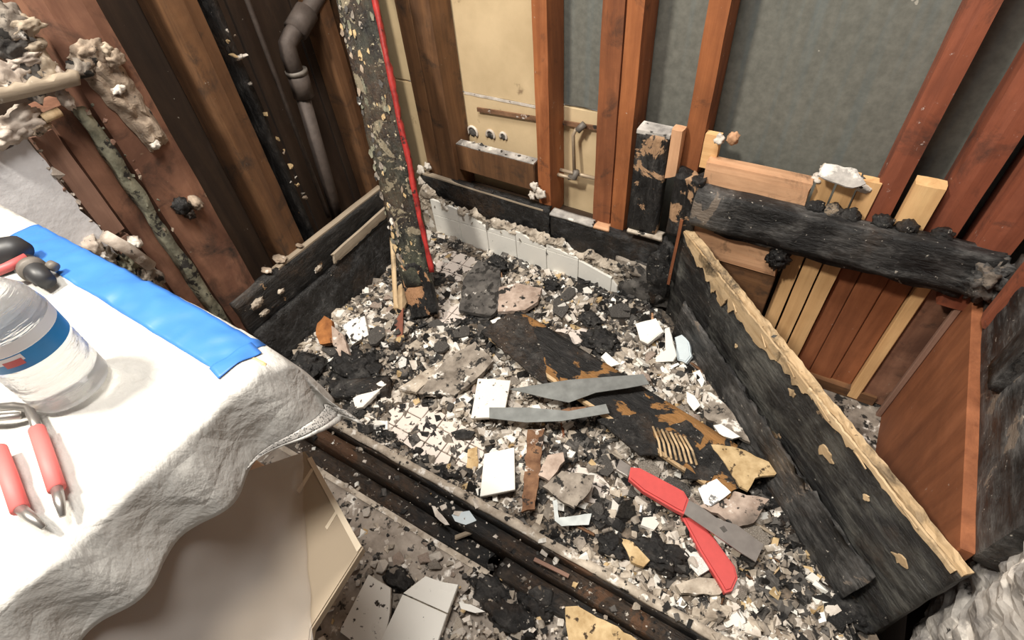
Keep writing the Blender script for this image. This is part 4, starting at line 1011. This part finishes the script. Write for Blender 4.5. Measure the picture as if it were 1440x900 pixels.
# ------------------------------------------------------------------ covered work table
TZ = .757; EX, EY = .545, -.955
tb = thing('work_table', 'work table hidden under the white drop cloth', 'table', (.2, -1.35, 0))
wbox('tabletop', M_PALE, tb, -.14, EX - .006, -1.74, EY - .02, TZ - .03, TZ - .006, 'x')
for x, y in ((-.12, -1.70), (-.12, -1.02), (.36, -1.70), (.36, -1.06)): wbox('leg', M_PALE, tb, x, x + .04, y, y + .04, -.003, TZ - .03, 'z')
wbox('lower_shelf', M_PALE, tb, -.12, .44, -1.70, -1.01, .455, .4765, 'x')
def cl(gx, gy, lift=0.0):
    ox, oy = max(0, gx - EX), max(0, gy - EY)
    # rounded far corner
    dr = (ox ** 3 + oy ** 3) ** (1 / 3)
    cx = max(0, gx - (EX - .07)); cy = max(0, gy - (EY - .035))
    sag = .035 * (min(1, cx / .07) * min(1, cy / .035)) if cx and cy else 0
    fold = .009 * math.sin(gy * 62 + 3 * nz(gy * 6)) * min(1, ox / .06) 
    x = min(gx, EX) + ox * .24 + fold + (.05 * sag)
    y = min(gy, EY) + oy * .22 + .006 * math.sin(gx * 40) * min(1, oy / .06)
    wr_ = .0055 * noise.fractal(Vector((gx * 16, gy * 16, 0)), 1, 2, 3) + .003 * abs(nz(gx * 26 + gy * 20, gy * 10)) + .0015 * nz(gx * 70, gy * 60)
    soft = .006 * math.exp(-(max(0, EX - gx) / .012)) + .006 * math.exp(-(max(0, EY - gy) / .012))
    z = TZ + wr_ * (1 if dr < .01 else .4) - .97 * dr - soft - sag * .4 + lift
    return Vector((x, y, z))
UX0, UX1, VY0, VY1 = -.165, EX + .082, -1.73, EY + .10
dc = sheet('drop_cloth', lambda u, v: cl(UX0 + u * (UX1 - UX0), VY0 + v * (VY1 - VY0)), 150, 150, M_CLOTH, None, thick=.0015)
tag(dc, 'wrinkled white paper drop cloth draped over the work table', 'drop cloth')
def hem(u, v):
    gy = -1.06 + u * (EY + .085 + 1.06)
    p = cl(UX1 - .004, gy); f = min(1, u * 1.6); return (p.x + .002 + .012 * v * f, p.y + .003 * v, p.z + .002 - .016 * v * f)
mt_ = sheet('mesh_trim', hem, 60, 4, M_MESH, dc, thick=.001)
def hem2(u, v):
    gy = -1.06 + u * (EY + .09 + 1.06)
    p = cl(UX1 - .004, gy); f = min(1, u * 1.6); return (p.x + .002 + (.012 + .005 * v) * f, p.y + .003 + .001 * v, p.z + .002 - (.016 + .008 * v) * f)
sheet('hem_edge', hem2, 60, 2, M_CLOTH, mt_, thick=.001)
def tape(u, v):
    gx = .03 + u * (EX - .035 - .03); gy = EY - .046 - .010 * u + .052 * v
    if u > .97: gy += (v - .5) * .01 * math.sin(v * 20)
    return cl(gx, gy, .0016)
tp_ = sheet('painters_tape', tape, 90, 10, M_TAPE, None, thick=.0004); tag(tp_, 'bright blue painters tape along the far edge of the drop cloth', 'tape')
# torn tape end that folds over the corner
def tape_end(u, v):
    gx = EX - .045 + u * .020; gy = EY - .058 + .050 * v - .004 * u
    return cl(gx, gy, .0022)
sheet('torn_end', tape_end, 8, 10, M_TAPE, tp_, thick=.0004)

# flattened carton on the lower shelf and plastic film over it
cz = .492
k1, k2, k3 = at(428, 634, 'z', cz), at(510, 770, 'z', cz), at(438, 884, 'z', cz)
ct = thing('cardboard_carton', 'flat beige cardboard carton sticking out below the drop cloth', 'carton', (k1 + k2) / 2 - Vector((.05, .05, .04)))
slab('carton_body', [k1, k2, k3, at(425, 980, 'z', cz), at(60, 980, 'z', cz), at(60, 760, 'z', cz)], (0, 0, 1), .014, M_CARD, ct, bev=.002)
for pts in (((417, 690), (438, 658), (441, 660), (421, 694)), ((457, 741), (474, 715), (477, 717), (460, 745))):
    slab_px('fold_tab', pts, cz + .0012, .0016, M_CARDL, ct)
slab_px('lid_panel', [(432, 645), (438, 642), (508, 768), (502, 776)], cz + .002, .002, M_CARDL, ct)
ft0, ft1 = at(425, 672, 'z', cz + .006), at(440, 900, 'z', cz + .006)
def filmf(u, v):
    p0 = Vector((.548, -.99 - u * .42, .665)); p1 = ft0.lerp(ft1, min(u * 1.9, 1.9))
    p = p0.lerp(p1, v); p.z -= .0 + .02 * math.sin(math.pi * v)
    p.z = max(p.z, cz + .003) if v > .6 else p.z
    return (p.x + .004 * nz(u * 14, v * 4), p.y, p.z + .003 * nz(u * 18, v * 5, 2))
fl = sheet('plastic_film', filmf, 50, 24, M_FILM, None, thick=.0003); tag(fl, 'translucent plastic film hanging from the cloth over the carton', 'plastic film')

# bottle
def lathe(name, prof, mats, parent, c, res=40):
    V = []; Fc = []
    for z, rr in prof:
        for k in range(res):
            a = 6.28318 * k / res; V.append((math.cos(a) * rr, math.sin(a) * rr, z))
    for i in range(len(prof) - 1):
        for k in range(res):
            a, b = i * res + k, i * res + (k + 1) % res; Fc.append((a, b, b + res, a + res))
    return link(name, mesh_from(V, Fc, True), mats, parent, Matrix.Translation(c))
BC = at(105, 545, 'z', TZ + .004)
RB = .036
bt = thing('water_bottle', 'clear ribbed plastic water bottle with a blue label on the drop cloth', 'bottle', BC)
prof = [(0, .001), (.001, RB * .8), (.006, RB * .97)]
for k in range(9): prof += [(.009 + k * .006, RB), (.012 + k * .006, RB * .93)]
prof += [(.064, RB), (.10, RB), (.118, RB * .9), (.135, RB * .6), (.145, RB * .4), (.158, RB * .38)]
lathe('bottle_body', prof, M_CLEAR, bt, BC)
lab_ = lathe('label', [(.068, RB * 1.01), (.086, RB * 1.01)], M_LABEL, bt, BC)
lathe('label_band', [(.0862, RB * 1.012), (.098, RB * 1.012)], M_LABELW, bt, BC)
for q, (m_, z0, z1, a0, a1) in enumerate(((M_REDSTRIPE, .074, .081, -.75, -.35), (M_LABELW, .078, .085, -.95, -.30))):
    sheet('label_mark', lambda u, v: BC + Vector((math.cos(a0 + (a1 - a0) * u) * RB * (1.016 + .003 * (1 - q)), math.sin(a0 + (a1 - a0) * u) * RB * (1.016 + .003 * (1 - q)), z0 + (z1 - z0) * v)), 10, 1, m_, lab_)
lathe('cap', [(.156, RB * .42), (.172, RB * .42), (.173, .001)], M_LABELW, bt, BC)

# red gripped snips at the near edge of the photograph
sn = thing('tile_nippers', 'steel nippers with two pinkish red grips lying on the drop cloth', 'nippers', at(40, 640, 'z', TZ + .008))
tz_ = TZ + .014
tube('grip', [at(52, 604, 'z', tz_), at(66, 645, 'z', tz_), at(80, 687, 'z', tz_)], .0066, M_PINKGRIP, sn, 16)
tube('grip', [at(-2, 632, 'z', tz_), at(12, 670, 'z', tz_), at(28, 716, 'z', tz_)], .0066, M_PINKGRIP, sn, 16)
tube('handle_rod', [at(-30, 575, 'z', tz_), at(20, 571, 'z', tz_), at(40, 574, 'z', tz_), at(48, 590, 'z', tz_), at(56, 612, 'z', tz_)], .0042, M_STEEL, sn, 12)
tube('handle_rod', [at(-30, 590, 'z', tz_), at(30, 584, 'z', tz_)], .0036, M_STEEL, sn, 12)
tube('handle_tip', [at(79, 684, 'z', tz_), at(84, 706, 'z', tz_), at(88, 726, 'z', tz_ - .004)], .0038, M_STEEL, sn, 12, radii=[.0045, .004, .0022])
tube('handle_tip', [at(27, 714, 'z', tz_), at(44, 728, 'z', tz_), at(62, 742, 'z', tz_ - .004)], .0038, M_STEEL, sn, 12, radii=[.0045, .004, .0022])

# black and red power tool at the far left of the table
pt = thing('power_tool', 'black power tool with red stripe and round nose at the left table end', 'power tool', at(30, 375, 'z', TZ + .01))
zt = TZ + .022
tube('body', [at(-60, 375, 'z', zt), at(0, 358, 'z', zt), at(26, 352, 'z', zt), at(38, 352, 'z', zt)], .02, M_BLACK, pt, 18, radii=[.021, .021, .019, .010])
tube('stripe', [at(-30, 392, 'z', zt + .006), at(10, 376, 'z', zt + .007), at(38, 362, 'z', zt + .006)], .006, M_REDSTRIPE, pt, 12)
nose_ = tube('nose', [at(36, 372, 'z', zt - .004), at(52, 384, 'z', zt - .006), at(66, 396, 'z', zt - .008)], .012, M_BLACK, pt, 18, radii=[.014, .0125, .010])
tube('nose_ring', [at(44, 377, 'z', zt - .004), at(49, 381, 'z', zt - .004)], .0155, M_IRON2, nose_, 18)
tube('knob', [at(70, 372, 'z', zt - .006), at(78, 376, 'z', zt - .008)], .006, M_IRON2, pt, 12)
